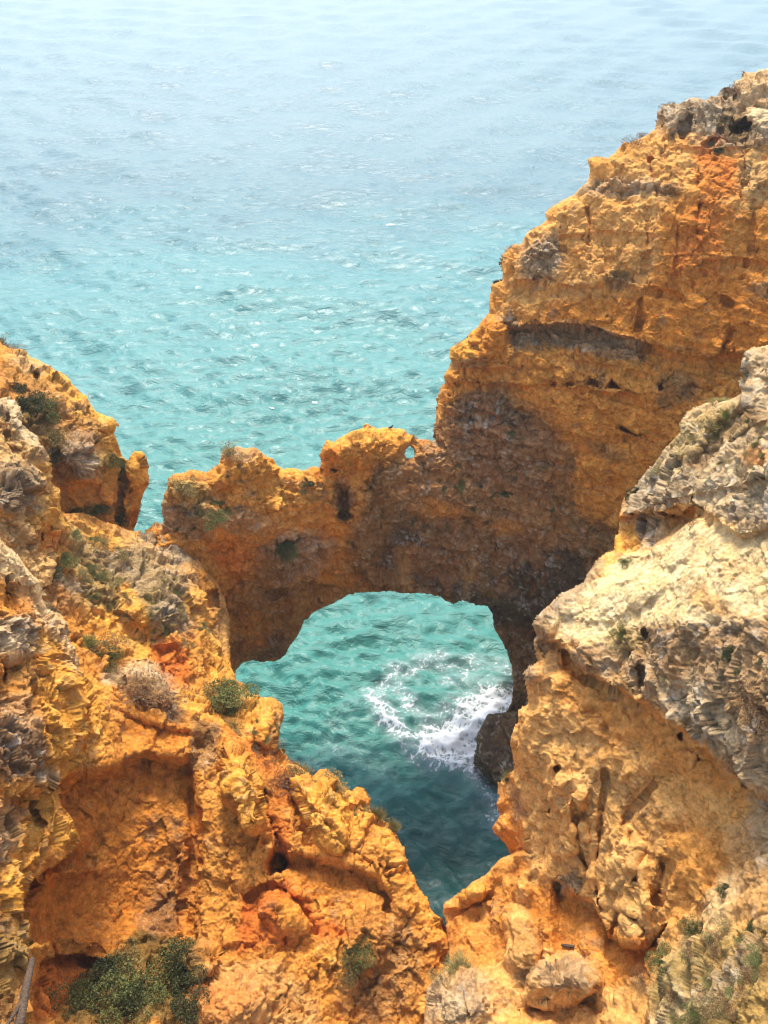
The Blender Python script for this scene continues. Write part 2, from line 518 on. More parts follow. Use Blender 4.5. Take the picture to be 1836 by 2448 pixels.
far = make_field(
    'far_wall', ARCH_TOP + HEAD,
    [(2150, 1900), (1300, 1950), (1185, 1900)] + ARCH_HOLE + [(520, 1660), (420, 1600), (300, 1380)],
    [(390, 1230, 'Y', 29.5), (560, 1080, 'Y', 31.5), (700, 1125, 'Y', 32), (870, 1030, 'Y', 33), (1030, 1050, 'Y', 34), (420, 1400, 'Y', 28.2),
     (600, 1300, 'Y', 29.8), (930, 1414, 'Y', 31.6), (930, 1200, 'Y', 31.6), (1225, 1640, 'Y', 31.2), (620, 1570, 'Y', 30.2), (1200, 1780, 'Y', 30.2), (720, 1480, 'Y', 31),
     (1150, 1150, 'Y', 33.0), (1330, 1300, 'Y', 31.5), (1400, 1300, 'Y', 31), (1075, 833, 'Y', 36), (1170, 700, 'Y', 36.8), (1300, 507, 'Y', 38), (1400, 420, 'Y', 38.6), (1600, 250, 'Y', 40.2),
     (1836, 165, 'Y', 39.5), (1836, 700, 'Y', 32.6), (1700, 870, 'Y', 31.6), (1500, 1150, 'Y', 31.0), (1250, 900, 'Y', 34.2), (1450, 700, 'Y', 34.6),
     (1600, 480, 'Y', 36), (1836, 420, 'Y', 35.5), (1300, 1700, 'Y', 29.5), (2100, 160, 'Y', 37), (2100, 900, 'Y', 29), (1900, 1500, 'Y', 27), (400, 1600, 'Y', 27)],
    feats=[
        ('under', [(1205, 765), (1230, 778), (1330, 772), (1400, 776), (1450, 790), (1540, 815), (1620, 848), (1690, 857), (1750, 838), (1850, 850)], 1.1, 65),
        ('under', [(1055, 914), (1150, 915), (1300, 914), (1380, 925), (1480, 937), (1540, 950)], .45, 35),
        ('under', [(1195, 672), (1260, 668), (1360, 680), (1470, 668), (1550, 690)], .35, 40), ('under', [(1080, 862), (1160, 878), (1260, 872), (1400, 862), (1540, 885)], .30, 26),
        ('under', [(1290, 1030), (1400, 1045), (1500, 1040), (1600, 1020)], .28, 30), ('under', [(1320, 1130), (1400, 1145), (1500, 1135)], .3, 30), ('under', [(1330, 560), (1450, 548), (1560, 556), (1690, 540)], .25, 30),
        ('under', [(1430, 450), (1520, 446), (1640, 455)], .3, 26), ('under', [(1100, 990), (1200, 985), (1300, 1000)], .2, 22), ('under', [(1650, 620), (1740, 612), (1850, 625)], .35, 26), ('under', [(1600, 345), (1700, 352), (1800, 345), (1850, 350)], .4, 26),
        ('crack', [(1455, 560), (1450, 640)], .15, 4), ('crack', [(1620, 560), (1612, 680)], .15, 4), ('crack', [(1800, 480), (1795, 610)], .2, 4), ('crack', [(1350, 520), (1345, 600)], .15, 4), ('crack', [(1585, 300), (1590, 375)], .2, 4),
        ('under', [(1540, 690), (1560, 684), (1600, 692), (1650, 708)], 1.0, 14),
        ('under', [(1700, 716), (1730, 706), (1760, 722)], 1.1, 16),
        ('under', [(945, 1228), (965, 1216), (985, 1220), (1040, 1238), (1062, 1226), (1100, 1222), (1150, 1226)], .7, 35),
        ('under', [(1130, 1452), (1165, 1444), (1199, 1431), (1224, 1441), (1258, 1460), (1279, 1477), (1400, 1560)], 2.6, 500),
        ('under', [(530, 1360), (600, 1385), (700, 1405), (780, 1380), (850, 1365), (900, 1390)], .35, 160),
        ('cave', [(805, 1160), (842, 1158), (842, 1240), (826, 1246), (806, 1236)], .9, 8),
        ('cave', [(617, 1322), (637, 1305), (655, 1318), (640, 1325)], 1.2, 8),
        ('cave', [(780, 1118), (800, 1115), (822, 1122), (800, 1132)], .9, 8),
        ('bump', 1165, 800, 42, 55, 0, .7), ('bump', 1140, 860, 60, 30, 0, .5), ('bump', 800, 1085, 40, 45, 0, .7), ('bump', 870, 1075, 90, 50, 0, .6),
        ('bump', 575, 1120, 80, 60, 0, .6), ('bump', 430, 1180, 50, 60, 0, .5), ('bump', 700, 1340, 110, 70, -20, .55), ('bump', 600, 1450, 60, 60, 0, .9), ('bump', 690, 1450, 60, 40, -30, .6), ('bump', 560, 1230, 120, 60, -10, .5),
        ('crack', [(1405, 500), (1412, 540), (1406, 580)], .4, 4), ('crack', [(1528, 720), (1532, 760), (1525, 785)], .35, 4), ('crack', [(1750, 790), (1735, 820), (1722, 850)], .45, 5),
        ('crack', [(1668, 430), (1672, 480), (1665, 560)], .35, 5), ('crack', [(1555, 380), (1560, 430), (1566, 455)], .4, 5), ('crack', [(1640, 270), (1630, 330)], .6, 6),
        ('crack', [(1735, 232), (1738, 270), (1720, 330), (1690, 345)], .5, 6), ('crack', [(1545, 500), (1548, 580), (1535, 660)], .2, 4), ('crack', [(1780, 300), (1782, 420), (1770, 480)], .3, 5),
        ('cave', [(1735, 300), (1790, 275), (1805, 295), (1760, 330)], .9, 10), ('cave', [(1085, 925), (1100, 915), (1100, 925)], .6, 5), ('cave', [(1130, 920), (1145, 912), (1148, 922)], .6, 5),
        ('cave', [(1470, 1020), (1490, 1016), (1540, 1036), (1520, 1045)], .7, 8), ('cave', [(1400, 920), (1412, 902), (1430, 912), (1440, 928)], .8, 6), ('cave', [(1445, 930), (1462, 902), (1480, 918), (1492, 932)], .8, 6),
        ('cave', [(1350, 917), (1368, 910), (1372, 924), (1352, 926)], .6, 5), ('cave', [(1310, 922), (1322, 908), (1335, 918), (1326, 930)], .6, 5), ('cave', [(1570, 920), (1588, 912), (1590, 932), (1574, 942)], .8, 6),
    ],
    paints=[
        # headland
        ('apricot', ('p', [(1240, 560), (1560, 300), (1850, 150), (1850, 640), (1560, 690), (1200, 760), (1180, 660)], 60), .7, .6),
        ('pale', ('p', [(1560, 240), (1850, 150), (1850, 330), (1720, 330), (1600, 310)], 30), .6, .5),
        ('grey', ('b', 1650, 270, 110, 40, -8), .7, .4), ('grey', ('b', 1780, 330, 90, 30, -8), .7, .4), ('brown', ('b', 1765, 310, 40, 28, -30), .9, .3),
        ('grey', ('b', 1480, 450, 140, 22, 0), .6, .5), ('brown', ('b', 1605, 460, 22, 24, 0), .8, .4), ('grey', ('b', 1290, 620, 50, 60, 30), .8, .4),
        ('orange', ('p', [(1690, 380), (1760, 380), (1750, 480), (1860, 480), (1860, 860), (1560, 800), (1560, 560)], 60), .85, .6, 1.3), ('red', ('l', [(1705, 375), (1720, 480), (1660, 620)], 45), .55, .7, 1.6),
        ('tan', ('b', 1810, 420, 40, 70, 0), .8, .4), ('cream', ('b', 1820, 270, 25, 25, 0), .7, .4),
        ('brown', ('b', 1480, 668, 32, 24, 0), .8, .3, .5), ('brown', ('b', 1380, 680, 30, 25, 0), .3, .4),
        ('orange', ('p', [(1300, 720), (1540, 700), (1860, 760), (1860, 870), (1690, 860), (1540, 812), (1300, 772)], 30), .8, .5),
        ('grey', ('p', [(1218, 730), (1240, 778), (1330, 772), (1420, 780), (1530, 820), (1545, 860), (1420, 850), (1300, 815), (1225, 850), (1205, 760)], 14), .7, .5, .6),
        ('brown', ('p', [(1218, 730), (1240, 778), (1330, 772), (1380, 790), (1350, 830), (1225, 850)], 14), .6, .5, .6),
        ('gold', ('b', 1110, 830, 50, 30, -30), .8, .4), ('orange', ('b', 1180, 810, 40, 50, 0), .8, .4), ('brown', ('b', 1120, 870, 50, 16, 0), .6, .4),
        ('orange', ('p', [(1060, 910), (1500, 940), (1700, 870), (1650, 1000), (1500, 1180), (1380, 1300), (1300, 1100), (1100, 990)], 60), .45, .5),
        ('brown', ('b', 1620, 925, 45, 35, 30), .7, .4), ('brown', ('b', 1450, 1080, 50, 20, 20), .5, .5), ('brown', ('b', 1590, 960, 25, 20, 0), .6, .4),
        # stained wall above the arch
        ('brown', ('p', [(1085, 950), (1200, 930), (1300, 1010), (1370, 1110), (1380, 1200), (1480, 1290), (1400, 1480), (1180, 1500), (880, 1430), (840, 1380), (830, 1260), (900, 1110), (1000, 1060)], 50), .85, .5, 1.2),
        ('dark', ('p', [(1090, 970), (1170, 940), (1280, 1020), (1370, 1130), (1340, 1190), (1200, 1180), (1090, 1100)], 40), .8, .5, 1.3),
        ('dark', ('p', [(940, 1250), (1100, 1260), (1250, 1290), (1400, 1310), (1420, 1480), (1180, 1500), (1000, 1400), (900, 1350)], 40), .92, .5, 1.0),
        ('grey', ('p', [(960, 1100), (1150, 960), (1330, 1080), (1380, 1280), (1200, 1420), (950, 1380)], 60), .3, .4, 2.2), ('orange', ('p', [(960, 1100), (1150, 960), (1330, 1080), (1380, 1280), (1200, 1420), (950, 1380)], 60), .28, .4, 2.6), ('tan', ('l', [(960, 1330), (975, 1400)], 16), .45, .6), ('tan', ('l', [(1125, 1340), (1115, 1420)], 14), .4, .6), ('brown', ('l', [(1160, 1340), (1165, 1420)], 16), .8, .5),
        ('orange', ('b', 1215, 1260, 40, 18, 0), .5, .5), ('orange', ('b', 1050, 1215, 60, 22, 10), .6, .4), ('ochre', ('b', 1330, 1150, 30, 60, 0), .3, .5),
        ('ochre', ('b', 880, 1060, 110, 45, 0), .8, .5), ('gold', ('b', 900, 1035, 90, 22, -5), .6, .5), ('orange', ('b', 785, 1095, 25, 30, 0), .7, .4),
        ('dark', ('p', [(1160, 1440), (1290, 1480), (1320, 1760), (1190, 1800), (1225, 1640), (1190, 1520)], 20), .8, .5),  # shade on the inner right leg, put into the rock colour
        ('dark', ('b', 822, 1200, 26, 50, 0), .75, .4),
        ('grey', ('b', 560, 1085, 50, 20, 10), .6, .4), ('olive', ('b', 450, 1190, 60, 50, 0), .7, .5), ('grey', ('b', 420, 1240, 90, 35, 20), .7, .4), ('grey', ('b', 560, 1240, 90, 30, 10), .55, .5),
        ('gold', ('b', 620, 1150, 90, 50, 0), .6, .5), ('red', ('b', 560, 1330, 60, 35, 20), .5, .5), ('orange', ('b', 720, 1280, 90, 30, -15), .6, .5),
        ('grey', ('b', 700, 1340, 80, 60, -20), .75, .4), ('brown', ('b', 650, 1370, 60, 70, 0), .6, .5), ('brown', ('p', [(545, 1420), (700, 1400), (860, 1390), (860, 1430), (740, 1500), (660, 1600), (540, 1620)], 30), .6, .5, 1.6), ('dark', ('b', 640, 1550, 60, 40, 0), .6, .5, 1.0), ('orange', ('b', 590, 1510, 50, 40, 0), .6, .5, 1.2),
        ('olive', ('b', 740, 1180, 60, 25, 0), .3, .5),
    ],
    thick=(lambda x, y: np.interp(x, [300, 1000, 1250, 1700], [5, 5.5, 8, 14]), 130), infl=(1.3, 42),
    holes=[[(966, 1090), (969, 1075), (977, 1068), (987, 1074), (993, 1085), (991, 1096), (973, 1099)]],
    split={'sea_arch': [(200, 1000), (1037, 900), (1037, 1050), (1100, 1170), (1300, 1300), (1420, 1330), (1600, 1480), (1600, 2100), (200, 2100)], 'headland_cliff': None}, seed=1, amp=.85, crum=1.25, flute=1.3, strata=1.5, step=1.75)
tag(obj('sea_arch', far['sea_arch'], ROCK), 'natural rock arch with dark stained wall spanning the turquoise water', 'rock arch')
tag(obj('headland_cliff', far['headland_cliff'], ROCK), 'tall banded ochre headland rising to the right behind the arch', 'cliff')

# ================================================================== left stack and crag
f2 = make_field(
    'left_stack',
    [(-300, 740), (-100, 780), (0, 812), (24, 828), (43, 832), (60, 841), (77, 852), (96, 860), (111, 870), (130, 876), (145, 886), (162, 898), (171, 915), (186, 932), (205, 946), (217, 968),
     (231, 983), (253, 992), (272, 998), (282, 1011), (281, 1023), (275, 1036), (282, 1052), (289, 1074), (297, 1091), (309, 1098), (318, 1089), (330, 1079), (342, 1079),
     (352, 1093), (357, 1118), (360, 1142), (359, 1159), (350, 1178), (342, 1202), (333, 1233), (321, 1262)],
    [(310, 1320), (150, 1400), (-300, 1400)],
    [(355, 1130, 'Y', 31.5), (320, 1262, 'Y', 30.2), (0, 812, 'Y', 33.5), (-250, 760, 'Y', 32), (150, 1000, 'Y', 30), (280, 1010, 'Y', 32), (0, 950, 'Y', 29), (100, 1200, 'Y', 27.3),
     (-250, 1000, 'Y', 27), (-250, 1350, 'Y', 24), (220, 1180, 'Y', 28.8), (150, 890, 'Y', 33), (200, 1350, 'Y', 27.5)],
    feats=[('bump', 185, 1095, 60, 55, 10, 1.2), ('bump', 330, 1130, 32, 60, 0, .8), ('bump', 265, 1012, 25, 22, 0, .5), ('cave', [(160, 985), (180, 970), (205, 985), (180, 995)], .9, 8),
           ('under', [(0, 925), (40, 918), (75, 930)], .8, 25), ('under', [(128, 1140), (150, 1165), (200, 1150), (250, 1160)], .6, 60), ('cave', [(78, 890), (92, 888), (90, 915), (80, 915)], .8, 6),
           ('crack', [(250, 1000), (250, 1030)], .4, 4), ('crack', [(290, 1110), (285, 1170), (282, 1230)], .8, 12)],
    paints=[('gold', ('l', [(60, 850), (140, 890), (200, 960), (260, 1000), (300, 1100), (345, 1150), (335, 1220)], 45), .8, .5), ('brown', ('b', 90, 1000, 70, 75, 40), .7, .5), ('green', ('b', 85, 1000, 40, 60, -30), .6, .5),
            ('brown', ('b', 200, 1040, 40, 40, 0), .6, .4), ('grey', ('b', 185, 1090, 60, 45, 20), .85, .4), ('dark', ('b', 150, 1120, 30, 40, 0), .5, .5), ('brown', ('b', 290, 1180, 16, 55, 5), .7, .4), ('brown', ('b', 180, 980, 22, 12, -15), .6, .4),
            ('brown', ('b', 40, 900, 70, 40, 0), .4, .5), ('pale', ('b', 60, 865, 50, 14, 20), .5, .5), ('green', ('b', 300, 1115, 16, 16, 0), .6, .4), ('orange', ('b', 325, 1235, 16, 35, 20), .7, .4), ('olive', ('b', 250, 1110, 30, 30, 0), .5, .5)],
    base='ochre', infl=(1.2, 38), thick=(7, 140), seed=2, amp=1.0)
f3 = make_field(
    'left_crag',
    [(-300, 900), (-60, 940), (0, 949), (14, 949), (36, 951), (48, 970), (61, 995), (58, 1011), (70, 1023), (87, 1036), (96, 1048), (99, 1064), (113, 1074), (118, 1093), (125, 1113), (125, 1149),
     (145, 1170), (149, 1190), (152, 1229), (168, 1267), (165, 1310), (136, 1332)],
    [(120, 1400), (-300, 1500)],
    [(0, 960, 't', 32), (90, 1050, 't', 32), (60, 1150, 't', 30.5), (125, 1130, 't', 32), (160, 1280, 't', 32.5), (0, 1250, 't', 29), (130, 1340, 't', 31.5), (-250, 950, 't', 30), (-250, 1400, 't', 26), (100, 1390, 't', 30)],
    feats=[('bump', 30, 1000, 35, 50, 20, .6), ('bump', 20, 1180, 75, 60, 20, .8), ('under', [(0, 1040), (30, 1060), (60, 1065)], .5, 30), ('crack', [(118, 1260), (120, 1300), (122, 1320)], .6, 5), ('crack', [(140, 1265), (142, 1310)], .5, 4), ('crack', [(95, 1265), (97, 1290)], .5, 4), ('crack', [(14, 990), (22, 1050)], .5, 5)],
    paints=[('pale', ('l', [(20, 965), (60, 1020), (90, 1050)], 30), .7, .5), ('gold', ('p', [(90, 1100), (130, 1120), (160, 1200), (170, 1300), (80, 1320), (70, 1220)], 20), .9, .5), ('dark', ('b', 30, 1180, 60, 55, 20), .75, .45), ('grey', ('b', 40, 1160, 70, 60, 20), .5, .5),
            ('brown', ('b', 88, 1090, 22, 14, 0), .7, .4), ('red', ('b', 120, 1290, 40, 26, 0), .6, .5), ('brown', ('b', 30, 1290, 60, 40, 20), .6, .5)],
    base='tan', infl=(1.0, 32), thick=(5, 120), seed=3, step=1.7)
st = tag(obj('rock_stack', f2['left_stack'], ROCK), 'jagged golden rock stack at the far left with a thumb shaped tip beside the sea', 'rock stack')
tag(obj('crag', f3['left_crag'], ROCK), 'craggy grey topped outcrop on the left edge in front of the rock stack', 'rock outcrop')

# ================================================================== left slope and ridge
RIDGE = [(300, 1262), (320, 1272), (345, 1274), (375, 1268), (420, 1300), (470, 1335), (515, 1385), (545, 1440), (552, 1480), (548, 1540), (556, 1605), (567, 1626), (587, 1640), (604, 1664), (625, 1672), (654, 1667), (673, 1684), (678, 1708), (669, 1756),
         (664, 1785), (688, 1809), (702, 1824), (727, 1843), (746, 1855), (765, 1838), (780, 1838), (809, 1857), (823, 1877), (842, 1891), (852, 1879), (871, 1884), (888, 1910), (884, 1934),
         (909, 1952), (921, 1965), (942, 1978), (949, 1999), (959, 2024), (972, 2066), (989, 2100), (1006, 2130), (1018, 2155), (1040, 2185), (1056, 2206), (1067, 2227), (1075, 2256), (1073, 2294)]
f4 = make_field(
    'left_slope', RIDGE,
    [(1080, 2360), (1080, 2620), (-300, 2620), (-300, 1300), (100, 1230), (200, 1222), (250, 1245)],
    [(330, 1270, 'Y', 28.6), (400, 1292, 'Y', 28.9), (470, 1337, 'Y', 28.7), (520, 1390, 'Y', 28.3), (548, 1500, 'Y', 26.6), (300, 1500, 't', 32.3), (420, 1450, 't', 33.5), (620, 1690, 't', 32.3), (765, 1850, 't', 30.2), (934, 1973, 't', 28.6), (1070, 2240, 't', 26.8), (250, 1300, 't', 34.2), (160, 1400, 't', 31.5),
     (550, 2000, 't', 27.6), (700, 2300, 't', 25.8), (500, 2400, 't', 24.8), (900, 2440, 't', 25.5), (300, 1760, 't', 28.6), (400, 1720, 't', 29.4), (300, 1900, 't', 27.6), (300, 2150, 't', 27.0), (150, 2350, 't', 23.5), (350, 2430, 't', 24.0),
     (450, 2100, 't', 27.4), (200, 1650, 't', 28.8), (0, 1500, 't', 27), (0, 1900, 't', 24), (0, 2440, 't', 20), (-250, 1600, 't', 23), (-250, 2500, 't', 17), (850, 2150, 't', 27.0), (700, 1950, 't', 28.6), (520, 1700, 't', 31), (1060, 2590, 't', 24)],
    feats=[
        ('under', [(110, 1890), (139, 1873), (169, 1846), (203, 1825), (260, 1827), (308, 1803), (350, 1790), (405, 1800), (460, 1800), (480, 1815)], 1.5, 420, 34),
        ('under', [(275, 1680), (300, 1700), (340, 1715), (400, 1735), (440, 1738), (470, 1740)], .5, 60),
        ('cave', [(470, 1720), (510, 1730), (515, 1800), (500, 1860), (470, 1850), (455, 1790)], .5, 24),
        ('cave', [(630, 2062), (651, 2024), (689, 2033), (700, 2070), (677, 2095), (639, 2100)], 2.2, 16),
        ('under', [(660, 2035), (700, 2038), (760, 2036), (790, 2048), (850, 2062), (905, 2090), (945, 2135)], 1.2, 110, 26),
        ('under', [(580, 2140), (620, 2110), (650, 2100), (700, 2130), (760, 2150)], .5, 60),
        ('under', [(95, 2300), (125, 2278), (169, 2266), (228, 2272), (250, 2280)], 1.2, 150, 24),
        ('bump', 580, 1890, 48, 110, -20, 1.3), ('bump', 618, 1960, 26, 36, 0, .7), ('bump', 770, 1930, 60, 110, -25, 1.0), ('bump', 640, 1730, 40, 65, 0, .9),
        ('bump', 690, 2180, 70, 60, 40, .8), ('bump', 480, 2290, 60, 45, 0, .7), ('bump', 560, 2390, 110, 70, 0, .6), ('bump', 890, 2230, 60, 90, -20, .6),
        ('bump', 160, 1990, 70, 65, -20, .8), ('bump', 150, 2090, 90, 22, -10, 1.0), ('bump', 860, 1905, 26, 28, 0, .4), ('bump', 360, 1640, 80, 40, 25, .8), ('bump', 450, 1560, 70, 60, 0, .5), ('bump', 340, 1470, 50, 40, 30, .6),
        ('crack', [(690, 1880), (720, 1960), (735, 2020)], .6, 12), ('crack', [(630, 1900), (655, 1990), (670, 2030)], .7, 14), ('crack', [(455, 1890), (470, 2000), (450, 2090), (440, 2200)], .5, 14), ('crack', [(740, 2200), (690, 2130)], .5, 10),
        ('cave', [(480, 1420), (520, 1400), (530, 1450), (490, 1460)], .6, 8), ('cave', [(355, 1540), (450, 1530), (455, 1640), (380, 1640)], .5, 24), ('crack', [(330, 1690), (355, 1780)], .15, 4),
    ],
    paints=[
        ('tan', ('p', [(150, 1240), (350, 1270), (480, 1340), (440, 1480), (300, 1520), (180, 1440)], 40), .6, .5), ('olive', ('p', [(150, 1270), (300, 1290), (430, 1380), (440, 1520), (300, 1560), (200, 1420)], 40), .8, .6, 1.1), ('brown', ('p', [(160, 1290), (300, 1310), (400, 1390), (380, 1500), (280, 1520), (210, 1400)], 50), .5, .5, 1.5), ('grey', ('p', [(200, 1270), (420, 1320), (500, 1420), (470, 1520), (380, 1480)], 50), .5, .5, 1.6),
        ('gold', ('b', 240, 1280, 60, 22, 25), .8, .4), ('gold', ('b', 270, 1490, 60, 30, 30), .9, .4), ('gold', ('l', [(300, 1410), (330, 1490), (345, 1560)], 24), .8, .4), ('grey', ('p', [(320, 1270), (400, 1270), (480, 1330), (430, 1350), (350, 1310)], 20), .8, .4),
        ('grey', ('b', 420, 1460, 60, 40, 20), .7, .4), ('brown', ('b', 150, 1420, 40, 45, 20), .6, .5), ('green', ('b', 110, 1370, 40, 30, 20), .6, .5), ('grey', ('b', 160, 1390, 40, 18, 20), .6, .5),
        ('red', ('b', 410, 1580, 50, 60, 0), .85, .5), ('gold', ('l', [(470, 1430), (500, 1520), (530, 1600)], 26), .7, .5), ('tan', ('l', [(535, 1440), (545, 1540)], 22), .7, .5),
        ('pale', ('l', [(270, 1610), (350, 1610), (410, 1660)], 22), .8, .5), ('brown', ('b', 350, 1650, 80, 32, 20), .85, .5), ('dark', ('b', 420, 1700, 30, 35, 0), .7, .5),
        ('gold', ('l', [(200, 1640), (210, 1740), (200, 1800)], 40), .7, .5), ('orange', ('p', [(290, 1690), (460, 1740), (460, 1800), (300, 1800)], 20), .7, .5), ('orange', ('p', [(140, 1870), (300, 1800), (470, 1800), (480, 2000), (440, 2280), (60, 2260)], 40), .75, .5),
        ('gold', ('l', [(440, 1660), (470, 1700)], 16), .8, .5), ('brown', ('p', [(460, 1710), (520, 1740), (520, 1820), (490, 1850), (450, 1830)], 14), .75, .5), ('green', ('b', 540, 1670, 50, 30, 20), .6, .5),
        ('brown', ('b', 400, 2140, 50, 90, 20), .45, .6), ('dark', ('b', 400, 2190, 30, 50, 20), .5, .6), ('red', ('p', [(90, 2290), (230, 2280), (220, 2340), (120, 2440), (60, 2440)], 20), .8, .5),
        ('green', ('p', [(150, 2440), (170, 2350), (280, 2270), (330, 2220), (470, 2250), (490, 2340), (480, 2440), (400, 2460), (200, 2460)], 24), .75, .4, .6),
        ('red', ('p', [(540, 1740), (620, 1760), (700, 1850), (720, 1930), (660, 1930), (640, 1850), (560, 1800)], 24), .6, .6), ('gold', ('b', 580, 1890, 44, 95, -20), .85, .4), ('gold', ('p', [(700, 1870), (830, 1890), (880, 1960), (830, 2030), (760, 2020), (720, 1960)], 24), .8, .5),
        ('red', ('b', 670, 1990, 30, 50, -20), .7, .5), ('red', ('p', [(580, 2140), (700, 2100), (750, 2190), (850, 2230), (760, 2260), (640, 2260), (560, 2290)], 24), .85, .5), ('orange', ('b', 780, 2110, 80, 40, 0), .6, .5), ('gold', ('l', [(680, 2180), (740, 2260), (800, 2310)], 24), .6, .5),
        ('brown', ('b', 930, 2300, 80, 120, 0), .5, .6), ('gold', ('l', [(930, 2020), (980, 2120), (1040, 2210)], 26), .5, .5), ('tan', ('p', [(470, 2300), (640, 2290), (760, 2400), (760, 2500), (480, 2500)], 30), .6, .5), ('red', ('b', 540, 2380, 80, 50, 0), .5, .5),
        ('olive', ('b', 620, 1660, 60, 40, 20), .6, .5), ('gold', ('b', 620, 1720, 50, 50, 0), .6, .5), ('brown', ('b', 660, 1740, 14, 40, 0), .6, .4), ('dark', ('b', 880, 2400, 60, 60, 0), .4, .6), ('brown', ('b', 470, 2270, 40, 30, 0), .4, .5),
    ],
    base='ochre', infl=(1.3, 40), thick=(9, 200), seed=4, amp=.95, crum=1.0, strata=.6, rims=[RIDGE[:3], RIDGE[8:]])
f5 = make_field(
    'left_spur',
    [(-300, 1100), (-60, 1235), (0, 1277), (16, 1296), (35, 1315), (52, 1332), (68, 1356), (81, 1372), (100, 1389), (106, 1413), (106, 1432), (122, 1448), (157, 1470), (165, 1497), (174, 1530), (190, 1573), (192, 1606), (200, 1665),
     (214, 1706), (208, 1770), (196, 1816), (160, 1850), (139, 1873), (150, 1925), (180, 1975), (198, 2012), (177, 2042), (140, 2062), (76, 2112), (60, 2150), (55, 2200), (76, 2250), (120, 2253),
     (125, 2276), (101, 2300), (95, 2340), (70, 2392), (84, 2440), (80, 2620)],
    [(-300, 2620)],
    [(0, 1277, 't', 24.5), (100, 1400, 't', 26), (190, 1600, 't', 26.5), (60, 1800, 't', 22.5), (214, 1706, 't', 26.3), (139, 1873, 't', 23.8), (195, 2010, 't', 24.2), (0, 2100, 't', 19), (76, 2250, 't', 20.5), (0, 2440, 't', 16.5),
     (84, 2440, 't', 19.5), (-250, 1200, 't', 22), (-250, 2500, 't', 13), (0, 1600, 't', 23), (-250, 1900, 't', 17)],
    feats=[('bump', 55, 1815, 105, 95, 10, .45), ('under', [(0, 1908), (60, 1905), (110, 1880), (140, 1850)], .7, 60), ('under', [(0, 1572), (50, 1566), (100, 1560)], .5, 60), ('under', [(0, 1392), (60, 1388), (95, 1400)], .4, 50),
           ('crack', [(22, 1380), (18, 1420)], .4, 4), ('crack', [(8, 1565), (10, 1630)], .5, 5), ('crack', [(60, 2050), (100, 1960), (90, 1930)], .6, 12), ('bump', 140, 1700, 40, 100, -10, .5), ('bump', 95, 2255, 30, 26, 0, .4), ('cave', [(30, 2300), (70, 2290), (80, 2330), (40, 2400), (10, 2440)], .5, 20)],
    paints=[('cream', ('l', [(-100, 1260), (0, 1310), (60, 1370), (100, 1420)], 40), .8, .5), ('orange', ('b', 45, 1440, 45, 40, 0), .7, .5), ('pale', ('p', [(-200, 1470), (60, 1480), (110, 1560), (60, 1570), (-200, 1580)], 24), .8, .5), ('grey', ('b', 60, 1510, 50, 40, 10), .4, .6),
            ('brown', ('b', 70, 1620, 50, 45, 0), .4, .5), ('gold', ('l', [(130, 1560), (140, 1680), (160, 1780), (140, 1840)], 48), .85, .5), ('pale', ('l', [(120, 1470), (165, 1530), (180, 1600)], 24), .6, .5), ('grey', ('b', 30, 1720, 60, 55, 0), .55, .5),
            ('dark', ('b', 50, 1810, 70, 60, 10), .8, .4), ('grey', ('b', 110, 1860, 30, 30, 0), .7, .5), ('grey', ('b', 10, 2000, 60, 80, 0), .6, .5), ('gold', ('l', [(110, 1900), (80, 2010), (40, 2110), (60, 2250)], 30), .8, .5), ('gold', ('b', 160, 2000, 40, 40, 0), .8, .4),
            ('brown', ('p', [(-200, 2200), (40, 2180), (60, 2300), (40, 2460), (-200, 2460)], 24), .6, .5), ('olive', ('b', 10, 2300, 40, 70, 0), .4, .5)],
    base='ochre', infl=(.9, 34), thick=(6, 160), seed=5, crum=1.0, lamb=.9, strata=.5, step=1.6)
ls = tag(obj('cliff_slope', f4['left_slope'], ROCK), 'golden cliff slope on the left with a crumbling ridge and a shaded hollow', 'cliff')
obj('spur', f5['left_spur'], ROCK, ls)

